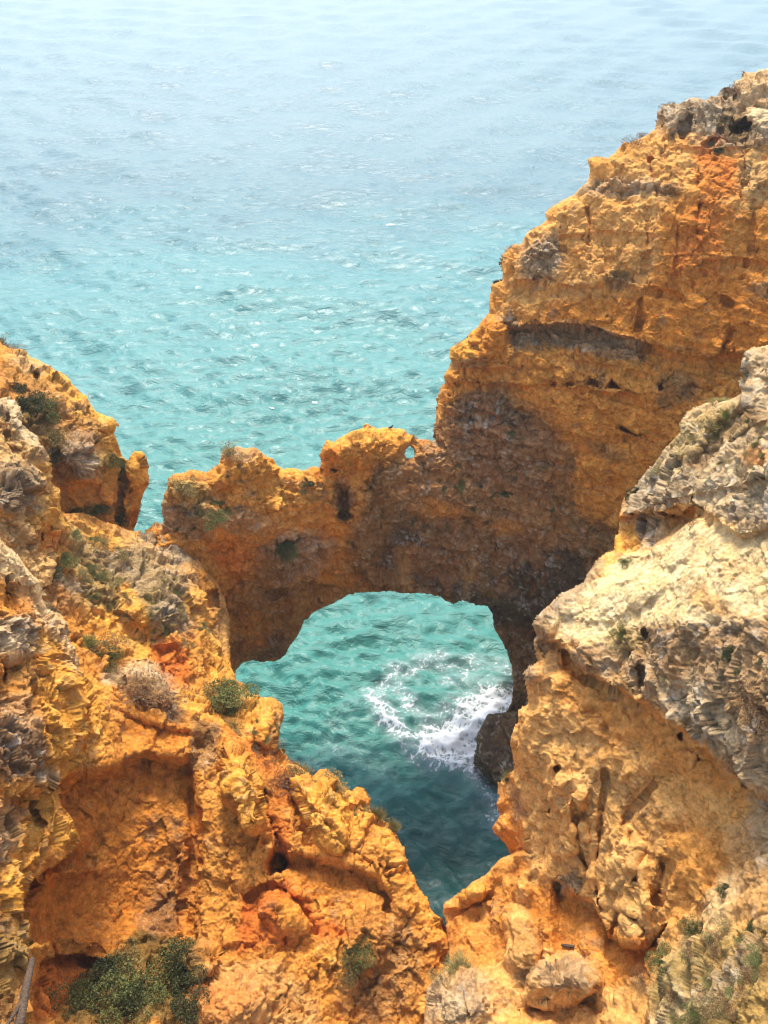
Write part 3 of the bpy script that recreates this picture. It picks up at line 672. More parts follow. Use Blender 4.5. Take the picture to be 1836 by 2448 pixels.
# ================================================================== right cliff
f6 = make_field(
    'right_cliff',
    [(2150, 760), (1950, 800), (1836, 822), (1798, 830), (1781, 847), (1768, 867), (1773, 882), (1786, 892), (1773, 907), (1771, 924), (1776, 939), (1761, 949), (1743, 957), (1724, 959), (1699, 965), (1689, 962),
     (1654, 975), (1639, 989), (1624, 1014), (1627, 1034), (1609, 1051), (1584, 1079), (1567, 1101), (1547, 1121), (1527, 1143), (1510, 1163), (1490, 1183), (1482, 1210), (1477, 1233), (1477, 1260), (1472, 1287), (1470, 1312),
     (1448, 1320), (1419, 1341), (1398, 1370), (1394, 1390), (1377, 1403), (1348, 1419), (1328, 1436), (1303, 1456), (1282, 1473), (1274, 1494), (1282, 1518), (1274, 1531), (1278, 1560), (1282, 1580), (1262, 1593), (1249, 1609),
     (1255, 1647), (1262, 1680), (1239, 1696), (1237, 1725), (1229, 1750), (1224, 1787), (1231, 1829), (1229, 1841), (1204, 1858), (1191, 1871), (1193, 1902), (1184, 1924), (1193, 1946), (1175, 1977), (1180, 1991), (1206, 2017),
     (1220, 2042), (1189, 2057), (1158, 2090), (1128, 2107), (1099, 2132), (1061, 2155), (1058, 2172), (1065, 2206), (1072, 2260), (1070, 2300), (1048, 2324), (1035, 2337), (1016, 2358), (1012, 2391), (1010, 2440), (1005, 2620)],
    [(2150, 2620)],
    [(1836, 830, 't', 21.5), (1650, 980, 't', 24), (1480, 1210, 't', 26.2), (1836, 1000, 't', 20), (1836, 1230, 't', 18), (1600, 1150, 't', 23.2), (1400, 1400, 't', 24.2), (1836, 1350, 't', 17.8), (1280, 1490, 't', 24.6), (1500, 1540, 't', 21.4),
     (1836, 1600, 't', 16.4), (1700, 1720, 't', 18.2), (1240, 1720, 't', 24.4), (1450, 1900, 't', 21.8), (1700, 2000, 't', 18.8), (1836, 2000, 't', 16.6), (1836, 2440, 't', 13.6), (1500, 2400, 't', 19.6), (1300, 2250, 't', 23.2), (1100, 2400, 't', 23.0),
     (1080, 2180, 't', 26.3), (1200, 1950, 't', 25.8), (1190, 1880, 't', 26.2), (2100, 900, 't', 18), (2100, 1700, 't', 13.5), (2100, 2500, 't', 11), (1650, 2300, 't', 17.6), (1600, 1350, 't', 21.0), (1330, 1900, 't', 23.5), (1300, 2050, 't', 24), (1250, 2500, 't', 21.5)],
    feats=[
        ('under', [(1590, 1228), (1625, 1218), (1659, 1203), (1690, 1225), (1730, 1255), (1770, 1273), (1800, 1271), (1836, 1258), (1950, 1230)], .6, 50),
        ('cave', [(1470, 1236), (1512, 1225), (1600, 1225), (1655, 1205), (1657, 1238), (1628, 1256), (1600, 1280), (1559, 1308), (1520, 1322), (1470, 1318)], 1.2, 8),
        ('under', [(1600, 1090), (1680, 1075), (1730, 1060), (1800, 1010), (1850, 1000)], .5, 40), ('under', [(1560, 1200), (1640, 1180), (1720, 1165), (1850, 1140)], .35, 35), ('under', [(1770, 893), (1800, 893), (1850, 900)], .4, 25),
        ('crack', [(1690, 1080), (1720, 1030), (1790, 985)], .7, 18),
        ('under', [(1280, 1525), (1336, 1531), (1365, 1564), (1398, 1609), (1423, 1618), (1448, 1638), (1481, 1647), (1514, 1671), (1547, 1677), (1568, 1700), (1597, 1725), (1646, 1752), (1671, 1779), (1721, 1812), (1770, 1835), (1812, 1870), (1870, 1920)], 1.0, 130),
        ('under', [(1315, 2095), (1331, 2106), (1366, 2137), (1419, 2155), (1442, 2190), (1455, 2230), (1499, 2250), (1544, 2246), (1579, 2213), (1600, 2200)], 1.2, 110),
        ('crack', [(1444, 1850), (1440, 1930), (1432, 1980), (1430, 2040), (1427, 2100), (1438, 2170)], .42, 6), ('crack', [(1590, 2050), (1580, 2100), (1566, 2150)], .55, 8), ('crack', [(1505, 1990), (1500, 2060), (1480, 2080)], .3, 5),
        ('crack', [(1550, 2010), (1530, 2060), (1515, 2120)], .35, 6), ('crack', [(1375, 1930), (1385, 2010), (1405, 2080)], .35, 7), ('crack', [(1560, 1880), (1500, 1945), (1480, 2000)], .25, 6), ('crack', [(1460, 2240), (1480, 2180), (1520, 2200), (1545, 2240)], .35, 6),
        ('bump', 1350, 1900, 60, 60, 0, .7), ('bump', 1310, 1830, 70, 60, 0, .4), ('bump', 1345, 1990, 55, 80, 0, .6), ('bump', 1510, 2100, 60, 130, -10, .5), ('bump', 1640, 2080, 80, 100, -20, .5), ('cave', [(1300, 1915), (1320, 1910), (1330, 1935), (1315, 1960), (1303, 1940)], .4, 14),
        ('bump', 1350, 2345, 95, 62, 0, .9), ('bump', 1240, 2245, 55, 85, 0, .6), ('bump', 1130, 2128, 34, 26, 0, .7), ('bump', 1090, 2390, 95, 95, 0, .5), ('bump', 1240, 2120, 34, 40, 0, .4),
        ('under', [(1250, 2380), (1300, 2400), (1380, 2395), (1425, 2360), (1440, 2320)], .9, 70), ('under', [(1060, 2172), (1100, 2168), (1160, 2130), (1185, 2130)], .5, 90),
        ('cave', [(1180, 1862), (1228, 1845), (1250, 1900), (1242, 1960), (1268, 2045), (1215, 2050), (1165, 1985)], 1.0, 12), ('cave', [(1340, 1540), (1420, 1600), (1440, 1640), (1400, 1640), (1340, 1600)], .4, 14),
        ('bump', 1300, 1490, 40, 40, 0, .5), ('bump', 1450, 1420, 160, 60, -15, .4), ('cave', [(1530, 1505), (1548, 1500), (1555, 1515), (1535, 1540)], .5, 8), ('crack', [(1530, 1600), (1528, 1630)], .5, 8),
        ('cave', [(1320, 1835), (1336, 1830), (1340, 1842), (1326, 1848)], .5, 6), ('cave', [(1615, 1755), (1628, 1750), (1630, 1770), (1618, 1770)], .5, 6), ('cave', [(1660, 1795), (1672, 1800), (1670, 1830)], .5, 6),
    ],
    paints=[
        # upper slabs
        ('pale', ('p', [(1480, 1215), (1520, 1140), (1640, 980), (1780, 840), (1900, 800), (1900, 1250), (1720, 1240), (1640, 1200), (1500, 1235)], 30), .85, .5), ('olive', ('p', [(1600, 1060), (1680, 985), (1780, 960), (1800, 1020), (1680, 1080), (1620, 1120)], 24), .5, .6), ('brown', ('l', [(1680, 1100), (1720, 1030), (1790, 990)], 26), .75, .5),
        ('grey', ('p', [(1480, 1180), (1560, 1120), (1660, 1140), (1600, 1220), (1500, 1230)], 20), .6, .5), ('grey', ('p', [(1715, 1215), (1850, 1150), (1850, 1265), (1770, 1275)], 20), .7, .5), ('grey', ('b', 1545, 1265, 40, 45, 10), .85, .4), ('brown', ('b', 1600, 1255, 30, 30, 0), .6, .5), ('orange', ('b', 1820, 1090, 40, 18, -10), .6, .5),
        ('gold', ('b', 1495, 1290, 24, 35, 0), .8, .4), ('tan', ('b', 1700, 980, 70, 25, -10), .3, .5),
        # cream apron
        ('cream', ('p', [(1300, 1480), (1400, 1395), (1480, 1330), (1560, 1310), (1660, 1240), (1860, 1290), (1860, 1480), (1700, 1500), (1480, 1500), (1400, 1545), (1340, 1530)], 40), .9, .5), ('tan', ('b', 1760, 1330, 90, 50, -10), .45, .6), ('ochre', ('b', 1700, 1440, 60, 24, 30), .5, .5),
        ('grey', ('l', [(1420, 1350), (1360, 1420), (1290, 1480), (1290, 1530)], 24), .75, .5), ('grey', ('p', [(1340, 1530), (1400, 1545), (1520, 1510), (1700, 1480), (1860, 1480), (1860, 1900), (1800, 1860), (1700, 1800), (1600, 1720), (1520, 1660), (1450, 1640), (1380, 1590)], 24), .72, .5, 1.0),
        ('pale', ('p', [(1540, 1620), (1700, 1640), (1800, 1760), (1760, 1830), (1640, 1750)], 24), .6, .5), ('brown', ('b', 1640, 1530, 110, 40, 10), .4, .6), ('brown', ('b', 1830, 1700, 40, 60, 0), .6, .5), ('olive', ('b', 1490, 1530, 40, 30, 0), .5, .5), ('tan', ('b', 1440, 1620, 40, 24, 0), .6, .5), ('grey', ('b', 1265, 1610, 20, 26, 0), .8, .4), ('brown', ('b', 1285, 1560, 18, 24, 0), .5, .4),
        # orange face
        ('orange', ('p', [(1340, 1560), (1440, 1650), (1560, 1710), (1720, 1820), (1810, 1900), (1780, 1930), (1600, 1850), (1420, 1750), (1320, 1660)], 40), .5, .6), ('tan', ('b', 1350, 1780, 60, 40, 0), .4, .5), ('tan', ('b', 1500, 1900, 120, 60, 20), .35, .6), ('tan', ('l', [(1450, 2000), (1490, 2150), (1500, 2240)], 40), .35, .6),
        ('ochre', ('p', [(1580, 1960), (1740, 2000), (1780, 2100), (1680, 2280), (1590, 2180)], 40), .6, .5), ('cream', ('l', [(1740, 2120), (1660, 2280), (1600, 2380)], 36), .6, .6), ('grey', ('p', [(1740, 1980), (1860, 1880), (1860, 2300), (1780, 2160)], 24), .3, .6, 1.2), ('pale', ('p', [(1780, 1800), (1860, 1780), (1860, 2100), (1800, 2050)], 24), .5, .6),
        ('olive', ('p', [(1560, 2330), (1640, 2250), (1860, 2200), (1860, 2500), (1560, 2500)], 30), .7, .6, 1.0), ('brown', ('b', 1700, 2340, 70, 50, 0), .4, .6), ('brown', ('b', 1830, 2300, 60, 80, 0), .5, .6), ('green', ('b', 1720, 2430, 50, 40, 0), .5, .6), ('pale', ('l', [(1580, 2440), (1680, 2380), (1800, 2280)], 26), .5, .6),
        ('orange', ('p', [(1250, 2110), (1330, 2120), (1440, 2200), (1560, 2270), (1560, 2340), (1440, 2360), (1420, 2280), (1280, 2260)], 30), .8, .5), ('red', ('b', 1540, 2280, 30, 40, 0), .5, .5), ('grey', ('b', 1355, 2110, 30, 24, 0), .75, .4), ('grey', ('b', 1345, 2335, 75, 42, 0), .7, .5), ('grey', ('b', 1090, 2385, 85, 70, 0), .75, .5), ('pale', ('b', 1050, 2400, 50, 50, 0), .5, .6),
        ('brown', ('b', 1260, 2240, 35, 40, 0), .35, .5), ('orange', ('p', [(1060, 2170), (1190, 2060), (1270, 2050), (1180, 2290), (1070, 2300)], 24), .75, .5), ('orange', ('p', [(1175, 1980), (1195, 1900), (1240, 1900), (1260, 2050), (1215, 2050)], 20), .7, .5), ('gold', ('b', 1125, 2125, 34, 22, 0), .6, .4), ('brown', ('b', 1250, 2325, 24, 34, 0), .5, .5), ('brown', ('b', 1540, 2345, 30, 30, 0), .4, .5), ('dark', ('b', 1215, 1800, 10, 20, 0), .3, .5), ('grey', ('b', 1235, 1920, 14, 40, 0), .5, .5),
    ],
    base='apricot', infl=(1.1, 36), thick=(9, 200), seed=6, amp=.72, crum=.85, lamb=.9, flute=1.5, strata=.8,
    split={'grey_ledge': [(1450, 1180), (1470, 1238), (1560, 1312), (1657, 1240), (1690, 1232), (1740, 1268), (1836, 1262), (2200, 1220), (2200, 700), (1700, 700)], 'right_cliff': None})
rc = tag(obj('cliff', f6['right_cliff'], ROCK), 'sunlit cream and orange cliff filling the lower right with a grey rubble band', 'cliff')
obj('ledge', f6['grey_ledge'], ROCK, rc)

# ================================================================== dark rock at the foot of the arch
f7 = make_field(
    'sea_rock', [(1260, 1690), (1209, 1704), (1185, 1706), (1165, 1708), (1152, 1730), (1137, 1756), (1134, 1795), (1128, 1822), (1151, 1852), (1175, 1872), (1195, 1890)],
    [(1300, 1900)],
    [(1165, 1708, 't', 45.2), (1130, 1820, 't', 45.2), (1190, 1880, 't', 44.2), (1250, 1700, 't', 45.0), (1200, 1790, 't', 44.0), (1280, 1860, 't', 42.5), (1170, 1850, 't', 44.4)],
    paints=[('brown', ('l', [(1240, 1690), (1200, 1760)], 20), .4, .5)], base='dark', infl=(1.5, 30), thick=(5, 60), seed=7, amp=.9)
tag(obj('sea_rock', f7['sea_rock'], ROCK), 'dark wet boulder standing in white foam at the right foot of the arch', 'rock')
#@@END_FIELDS

# ================================================================== sea
WAVES = []
_wr = np.random.default_rng(3)
for lam, a, n in ((17, .16, 5), (7, .08, 7), (3.4, .056, 9), (1.6, .045, 11), (.8, .024, 12)):
    for _ in range(n):
        ang = math.radians(-100 + _wr.normal() * 32)
        L = lam * (.75 + .5 * _wr.random())
        WAVES.append((2 * math.pi / L * math.cos(ang), 2 * math.pi / L * math.sin(ang), a * (.6 + .8 * _wr.random()), _wr.random() * 6.28, L))


def sea_h(x, y, cell):
    h = np.zeros_like(x)
    mod = .75 + .4 * fbm(np.stack([x, y, 0 * x], -1), 22, 3, seed=40)
    for kx, ky, a, ph, L in WAVES:
        att = np.clip((L / np.maximum(cell, 1e-3) - 2.5) / 3, 0, 1)
        s = .5 + .5 * np.sin(kx * x + ky * y + ph)
        h = h + a * att * (2 * s ** 1.6 - .9)
    return h * mod


ysea = [6.0]
while ysea[-1] < 2600:
    y = ysea[-1]
    ysea.append(y + max(.11, .11 * (y / 30.0) ** 1.55))
ysea = np.array(ysea)
us = np.linspace(-.95, .95, 760)
gu, gyy = np.meshgrid(us, ysea)
gxx = gu * (gyy + 22)
cell = np.maximum((us[1] - us[0]) * (gyy + 22), np.gradient(ysea)[:, None] * .6)
zz = sea_h(gxx.ravel(), gyy.ravel(), cell.ravel())
nyy, nxx = gxx.shape
k = np.arange(nyy * nxx).reshape(nyy, nxx)
fs = np.stack([k[:-1, :-1], k[:-1, 1:], k[1:, 1:], k[1:, :-1]], -1).reshape(-1, 4)
sea_me = mesh_np('sea', np.stack([gxx.ravel(), gyy.ravel(), zz], -1), fs)


def sea_material():
    m, nt, bs = node_mat("sea_water")
    N, L = nt.nodes.new, nt.links.new
    geo = N('ShaderNodeNewGeometry')
    sep = N('ShaderNodeSeparateXYZ'); L(geo.outputs['Position'], sep.inputs[0])
    big = N('ShaderNodeTexNoise'); big.inputs['Scale'].default_value = .035; big.inputs['Detail'].default_value = 4
    L(geo.outputs['Position'], big.inputs['Vector'])
    ma = N('ShaderNodeMath'); ma.operation = 'MULTIPLY_ADD'; ma.inputs[1].default_value = 60
    L(big.outputs['Fac'], ma.inputs[0]); L(sep.outputs['Y'], ma.inputs[2])
    mr = N('ShaderNodeMapRange'); mr.inputs['From Min'].default_value = 60; mr.inputs['From Max'].default_value = 190
    L(ma.outputs[0], mr.inputs['Value'])
    ramp = N('ShaderNodeValToRGB')          # shallow sandy turquoise -> deeper blue offshore
    e = ramp.color_ramp.elements
    e[0].position = 0; e[0].color = (.045, .195, .160, 1)
    e[1].position = 1; e[1].color = (.09, .175, .19, 1)
    for ps, cl in ((.36, (.072, .222, .205, 1)), (.55, (.068, .205, .205, 1)), (.72, (.066, .155, .172, 1))):
        x = e.new(ps); x.color = cl
    L(mr.outputs['Result'], ramp.inputs['Fac'])
    # shade painted into the colour of the narrow channel in front of the arch
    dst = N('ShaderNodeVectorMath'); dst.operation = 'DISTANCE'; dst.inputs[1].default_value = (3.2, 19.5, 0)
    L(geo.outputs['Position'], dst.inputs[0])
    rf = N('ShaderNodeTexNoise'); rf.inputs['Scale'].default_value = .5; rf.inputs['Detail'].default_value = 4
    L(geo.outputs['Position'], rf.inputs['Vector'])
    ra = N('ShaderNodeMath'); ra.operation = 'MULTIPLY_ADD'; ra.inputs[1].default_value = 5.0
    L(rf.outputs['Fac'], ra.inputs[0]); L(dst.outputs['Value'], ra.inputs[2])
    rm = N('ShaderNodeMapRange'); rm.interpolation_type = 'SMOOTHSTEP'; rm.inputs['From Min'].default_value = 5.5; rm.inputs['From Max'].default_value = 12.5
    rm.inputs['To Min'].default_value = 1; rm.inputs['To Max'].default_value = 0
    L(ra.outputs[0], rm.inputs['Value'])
    channel_shade = N('ShaderNodeMix'); channel_shade.data_type = 'RGBA'; channel_shade.inputs[7].default_value = (.014, .062, .056, 1)
    L(rm.outputs['Result'], channel_shade.inputs[0]); L(ramp.outputs['Color'], channel_shade.inputs[6])
    L(channel_shade.outputs[2], bs.inputs['Base Color'])
    bs.inputs['Roughness'].default_value = .28
    bs.inputs['IOR'].default_value = 1.33
    mp = N('ShaderNodeMapping'); mp.inputs['Scale'].default_value = (.55, 1.0, 1.0); mp.inputs['Rotation'].default_value = (0, 0, math.radians(10))
    L(geo.outputs['Position'], mp.inputs['Vector'])
    n1 = N('ShaderNodeTexNoise'); n1.inputs['Scale'].default_value = 1.1; n1.inputs['Detail'].default_value = 6; n1.inputs['Roughness'].default_value = .6; n1.inputs['Distortion'].default_value = .6
    L(mp.outputs[0], n1.inputs['Vector'])
    bp = N('ShaderNodeBump'); bp.inputs['Strength'].default_value = 1.0; bp.inputs['Distance'].default_value = .34
    L(n1.outputs['Fac'], bp.inputs['Height']); L(bp.outputs['Normal'], bs.inputs['Normal'])
    return m


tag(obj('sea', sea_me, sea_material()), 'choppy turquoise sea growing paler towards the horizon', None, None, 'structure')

# ================================================================== foam on the water
def px_of(x, y, z=0.0):
    dz = z - CAM_H
    t = y * CP - dz * SP
    v = -(y * SP + dz * CP)
    return CX + FOC * x / t, CY + FOC * v / t


def foam_mask(px, py):
    d = np.zeros_like(px)
    for pts, w, a in (
            ([(890, 1690), (905, 1650), (935, 1615), (985, 1605), (1010, 1585), (1060, 1580)], 18, .82),
            ([(890, 1672), (925, 1712), (950, 1745), (985, 1772), (1040, 1785), (1100, 1778), (1150, 1752)], 24, 1.0),
            ([(1000, 1772), (1060, 1800), (1120, 1812), (1150, 1830)], 24, .85), ([(1040, 1772), (1090, 1758), (1140, 1735), (1170, 1712)], 36, 1.75), ([(1090, 1800), (1130, 1790), (1140, 1830)], 26, 1.5), ([(1120, 1700), (1165, 1680), (1225, 1665)], 26, 1.5),
            ([(1130, 1760), (1140, 1800)], 30, 1.1), ([(950, 1640), (980, 1690), (1020, 1715), (1070, 1700), (1120, 1690)], 20, .82), ([(1020, 1740), (1045, 1730), (1080, 1740)], 14, .85),
            ([(1010, 1580), (1090, 1590), (1170, 1580), (1225, 1600)], 22, .72), ([(1060, 1630), (1120, 1625), (1200, 1640)], 20, .72), ([(1050, 1700), (1090, 1670), (1150, 1650)], 18, .72),
            ([(780, 1770), (850, 1800), (930, 1830)], 40, .52), ([(850, 1680), (800, 1740)], 30, .52), ([(1130, 1830), (1160, 1870), (1185, 1905), (1190, 1960)], 26, .82), ([(1080, 1850), (1130, 1900), (1180, 1960)], 40, .5),
            ([(720, 1810), (760, 1830)], 20, .5), ([(980, 1580), (1060, 1565)], 14, .55)):
        d = np.maximum(d, a * np.exp(-(seg_dist(px, py, pts) / (w * 1.7)) ** 2))
    return d


fx, fy = np.meshgrid(np.arange(-6, 8, .045), np.arange(19, 37, .045))
sh = fx.shape
fx, fy = fx.ravel(), fy.ravel()
P = np.stack([fx, fy, 0 * fx], -1)
Pw = P + np.stack([fbm(P, 1.2, 3, .6, seed=51), fbm(P, 1.2, 3, .6, seed=52), 0 * fx], -1) * .5
qx_, qy_ = px_of(fx, fy)
dens = foam_mask(qx_ + 14 * fbm(P, .9, 3, seed=54), qy_ + 10 * fbm(P, .9, 3, seed=55))
c1, c2, _ = worley(Pw * np.array([.75, 1.0, 1]), .80, 1)
e1, e2, _ = worley(Pw + .3, .30, 2)
wid = (.22 + .30 * fbm(P, .6, 3, .6, seed=58)).clip(.03, .6)
web = np.maximum(1 - (c2 - c1) / wid, .75 * (1 - (e2 - e1) / (wid + .1))).clip(0, 1)
lace = fbm(P, .20, 4, .75, seed=57)
patch = .5 + .9 * fbm(P, 1.6, 3, .6, seed=59)
cov = (.85 * sstep(.34, .88, dens * patch.clip(.5, 1.25) * (.30 + .9 * web) + .42 * lace) + .7 * sstep(.75, 1.5, dens * (.7 + .4 * web) + .9 * lace)
       + .20 * sstep(.3, 1.0, dens + .5 * lace)).clip(0, .95)
cov = np.where(dens < .08, 0, cov).reshape(sh)
kk = np.arange(sh[0] * sh[1]).reshape(sh)
cq = np.maximum(np.maximum(cov[:-1, :-1], cov[1:, :-1]), np.maximum(cov[:-1, 1:], cov[1:, 1:])) > .02
fq = np.stack([kk[:-1, :-1][cq], kk[:-1, 1:][cq], kk[1:, 1:][cq], kk[1:, :-1][cq]], -1)
fz = sea_h(fx, fy, np.full(fx.shape, .11)) + .045 + .03 * cov.ravel()
ufo, inv = np.unique(fq.ravel(), return_inverse=True)
cvv = np.repeat(cov.ravel()[ufo][:, None], 3, 1)
foam_me = mesh_np('sea_foam', np.stack([fx, fy, fz], -1)[ufo], inv.reshape(-1, 4), cvv)


def foam_material():
    m, nt, bs = node_mat("white_foam")
    N, L = nt.nodes.new, nt.links.new
    at = N('ShaderNodeAttribute'); at.attribute_name = 'tone'
    bs.inputs['Base Color'].default_value = (.82, .86, .86, 1)
    bs.inputs['Roughness'].default_value = .7
    L(at.outputs['Fac'], bs.inputs['Alpha'])
    return m


FOAM = foam_material()
tag(obj('sea_foam', foam_me, FOAM), 'white lacy foam swirling on the water at the right foot of the arch', 'sea foam', None, 'stuff')
for cx_, cy_, r_, lab in ((938, 540, 22, 'small whitecap breaking on the open sea left of the headland'), (650, 971, 11, 'tiny white fleck of surf on the sea beyond the arch'),
                          (752, 952, 13, 'pair of faint surf flecks on the sea above the arch crest')):
    dv = (cy_ - CY) / FOC
    t = CAM_H / (SP + CP * dv)
    c = P3(cx_, cy_, t)
    w = r_ / FOC * t
    ax, ay = np.meshgrid(np.linspace(-1, 1, 40), np.linspace(-1, 1, 24))
    X, Y = c[0] + ax.ravel() * w * 1.2, c[1] + ay.ravel() * w * .9
    Q = np.stack([X, Y, 0 * X], -1)
    cv = sstep(.45, .9, np.exp(-(ax.ravel() ** 2 * 2.5 + ay.ravel() ** 2 * 5)) + .75 * fbm(Q, w * .5, 3, .7, seed=int(cx_)))
    kk = np.arange(40 * 24).reshape(24, 40)
    fq = np.stack([kk[:-1, :-1], kk[:-1, 1:], kk[1:, 1:], kk[1:, :-1]], -1).reshape(-1, 4)
    me = mesh_np('whitecap', np.stack([X, Y, sea_h(X, Y, np.full(X.shape, .4)) + .10], -1), fq, np.repeat(cv[:, None], 3, 1))
    tag(obj('whitecap', me, FOAM), lab, 'whitecap', 'whitecaps on the open sea')


# ================================================================== plants
def leaf_material(name):
    m, nt, bs = node_mat(name)
    N, L = nt.nodes.new, nt.links.new
    at = N('ShaderNodeAttribute'); at.attribute_name = 'tone'
    L(at.outputs['Color'], bs.inputs['Base Color'])
    bs.inputs['Roughness'].default_value = .8
    bs.inputs['Specular IOR Level'].default_value = .15
    return m


LEAF = leaf_material("leaves_and_dry_stalks")
PR = np.random.default_rng(11)
KINDS = {   # colours, leaf length and width, flattening, number of leaves, upright grass?
    'green':  (((.115, .135, .035), (.05, .07, .022), (.20, .19, .06)), .075, .026, .72, 3400, False),
    'dark':   (((.055, .070, .026), (.026, .036, .016), (.11, .115, .045)), .072, .026, .75, 3200, False),
    'olive':  (((.24, .195, .06), (.12, .10, .035), (.38, .29, .11)), .10, .022, .62, 1300, False),
    'brown':  (((.22, .125, .055), (.10, .055, .028), (.34, .20, .09)), .11, .016, .62, 1100, False),
    'grass':  (((.24, .21, .06), (.12, .11, .035), (.42, .34, .13)), .15, .010, .6, 900, True),
    'bright': (((.22, .27, .05), (.12, .16, .03), (.34, .33, .10)), .13, .012, .6, 700, True),
}


def shrub_mesh(kind, var):
    cols, ll, lw, flat, n, upright = KINDS[kind]
    r = np.random.default_rng(hash_(kind) + var)
    lobes = r.normal(size=(7, 3)) * np.array([.42, .42, .2]) + np.array([0, 0, .35])
    lr = .32 + .3 * r.random(7)
    li = r.integers(0, 7, n)
    d = r.normal(size=(n, 3)); d /= np.linalg.norm(d, axis=1)[:, None]
    c = lobes[li] + d * (lr[li] * (.35 + .65 * r.random(n) ** .4))[:, None]
    if upright:
        c = r.normal(size=(n, 3)) * np.array([.24, .24, .0])
        d = np.stack([c[:, 0] * 1.1 + r.normal(size=n) * .3, c[:, 1] * 1.1 + r.normal(size=n) * .35, .45 + .6 * r.random(n)], -1)
        d /= np.linalg.norm(d, axis=1)[:, None]
        L = (ll * 4.5) * (.4 + .8 * r.random(n))
    else:
        c[:, 2] = np.maximum(c[:, 2] * flat, -.12 + .1 * r.random(n))
        d = d + r.normal(size=(n, 3)) * .7 + np.array([0, 0, .4])
        d /= np.linalg.norm(d, axis=1)[:, None]
        L = ll * (.6 + .8 * r.random(n))
    s = np.cross(d, r.normal(size=(n, 3))); s /= np.linalg.norm(s, axis=1)[:, None]
    wd = lw * (.7 + .6 * r.random(n))
    tip = c + d * L[:, None]
    midp = c + d * (L * .45)[:, None]
    v = np.stack([c, midp + s * wd[:, None], tip, midp - s * wd[:, None]], 1).reshape(-1, 3)
    f = np.arange(4 * n).reshape(-1, 4)
    w = r.random((n, 3)) ** 2
    # clumps share a tone
    w = w * .6 + (r.random((7, 3)) ** 2)[li] * .7
    w /= w.sum(1)[:, None]
    col = np.repeat(w @ np.array(cols), 4, 0)
    # a few woody stems from the root into the lobes
    vs, fs, cs = [v], [f], [col]
    base = len(v)
    if upright:       # matted root cushion
        an = np.arange(12) * math.pi / 6
        ring = lambda rr, zq: np.stack([np.cos(an) * rr, np.sin(an) * rr, an * 0 + zq], -1)
        vs.append(np.concatenate([ring(.5, -.25), ring(.34, -.02), ring(.14, .04)]))
        fs.append(np.array([[base + a * 12 + kx, base + a * 12 + (kx + 1) % 12, base + a * 12 + 12 + (kx + 1) % 12, base + a * 12 + 12 + kx] for a in (0, 1) for kx in range(12)]
                           + [[base + 24, base + 24 + a, base + 25 + a, base + 26 + a] for a in (1, 3, 5, 7, 9)]))
        cs.append(np.repeat([[.13, .10, .05]], 36, 0))
    if not upright:
        for i in range(7):
            a, b = np.array([0, 0, -.15]), lobes[i]
            b = b * np.array([1, 1, flat])
            ax = b - a
            e = np.cross(ax, [.3, .2, 1.0]); e /= np.linalg.norm(e) + 1e-9
            g = np.cross(ax, e); g /= np.linalg.norm(g) + 1e-9
            ring = []
            for q, rad in ((a, .035), (b, .012)):
                for kx in range(4):
                    an = kx * math.pi / 2
                    ring.append(q + (e * math.cos(an) + g * math.sin(an)) * rad)
            vs.append(np.array(ring))
            fs.append(np.array([[base + kx, base + (kx + 1) % 4, base + 4 + (kx + 1) % 4, base + 4 + kx] for kx in range(4)]))
            cs.append(np.repeat([[.16, .10, .06]], 8, 0))
            base += 8
    return mesh_np(kind + '_shrub', np.concatenate(vs), np.concatenate(fs), np.concatenate(cs), smooth=False)


def hash_(sx): return sum(ord(ch) * (i + 3) for i, ch in enumerate(sx))


SHR = {}


def shrub(field, x, y, rx, ry, kind, label, group=None, name=None):
    p, n = on_field(field, x, y)
    if p is None: return None
    var = int(PR.integers(0, 3))
    if (kind, var) not in SHR:
        me = shrub_mesh(kind, var)
        me.materials.append(LEAF)
        SHR[(kind, var)] = me
    t = float(np.linalg.norm(p - np.array([0, 0, CAM_H])))
    sx, sz = 1.2 * rx / FOC * t, 1.25 * ry / FOC * t
    o = bpy.data.objects.new(name or ('grass_tuft' if KINDS[kind][5] else 'shrub'), SHR[(kind, var)])
    COL.objects.link(o)
    o.location = p - n * .06 * sx
    up = Vector(n) * .6 + Vector((0, 0, 1))
    o.rotation_mode = 'QUATERNION'
    q = up.to_track_quat('Z', 'Y')
    from mathutils import Quaternion
    o.rotation_quaternion = q @ Quaternion((0, 0, 1), float(PR.random() * 6.28))
    o.scale = (sx, sx, sz)
    tag(o, label, 'grass tuft' if KINDS[kind][5] else 'shrub', group)
    return o


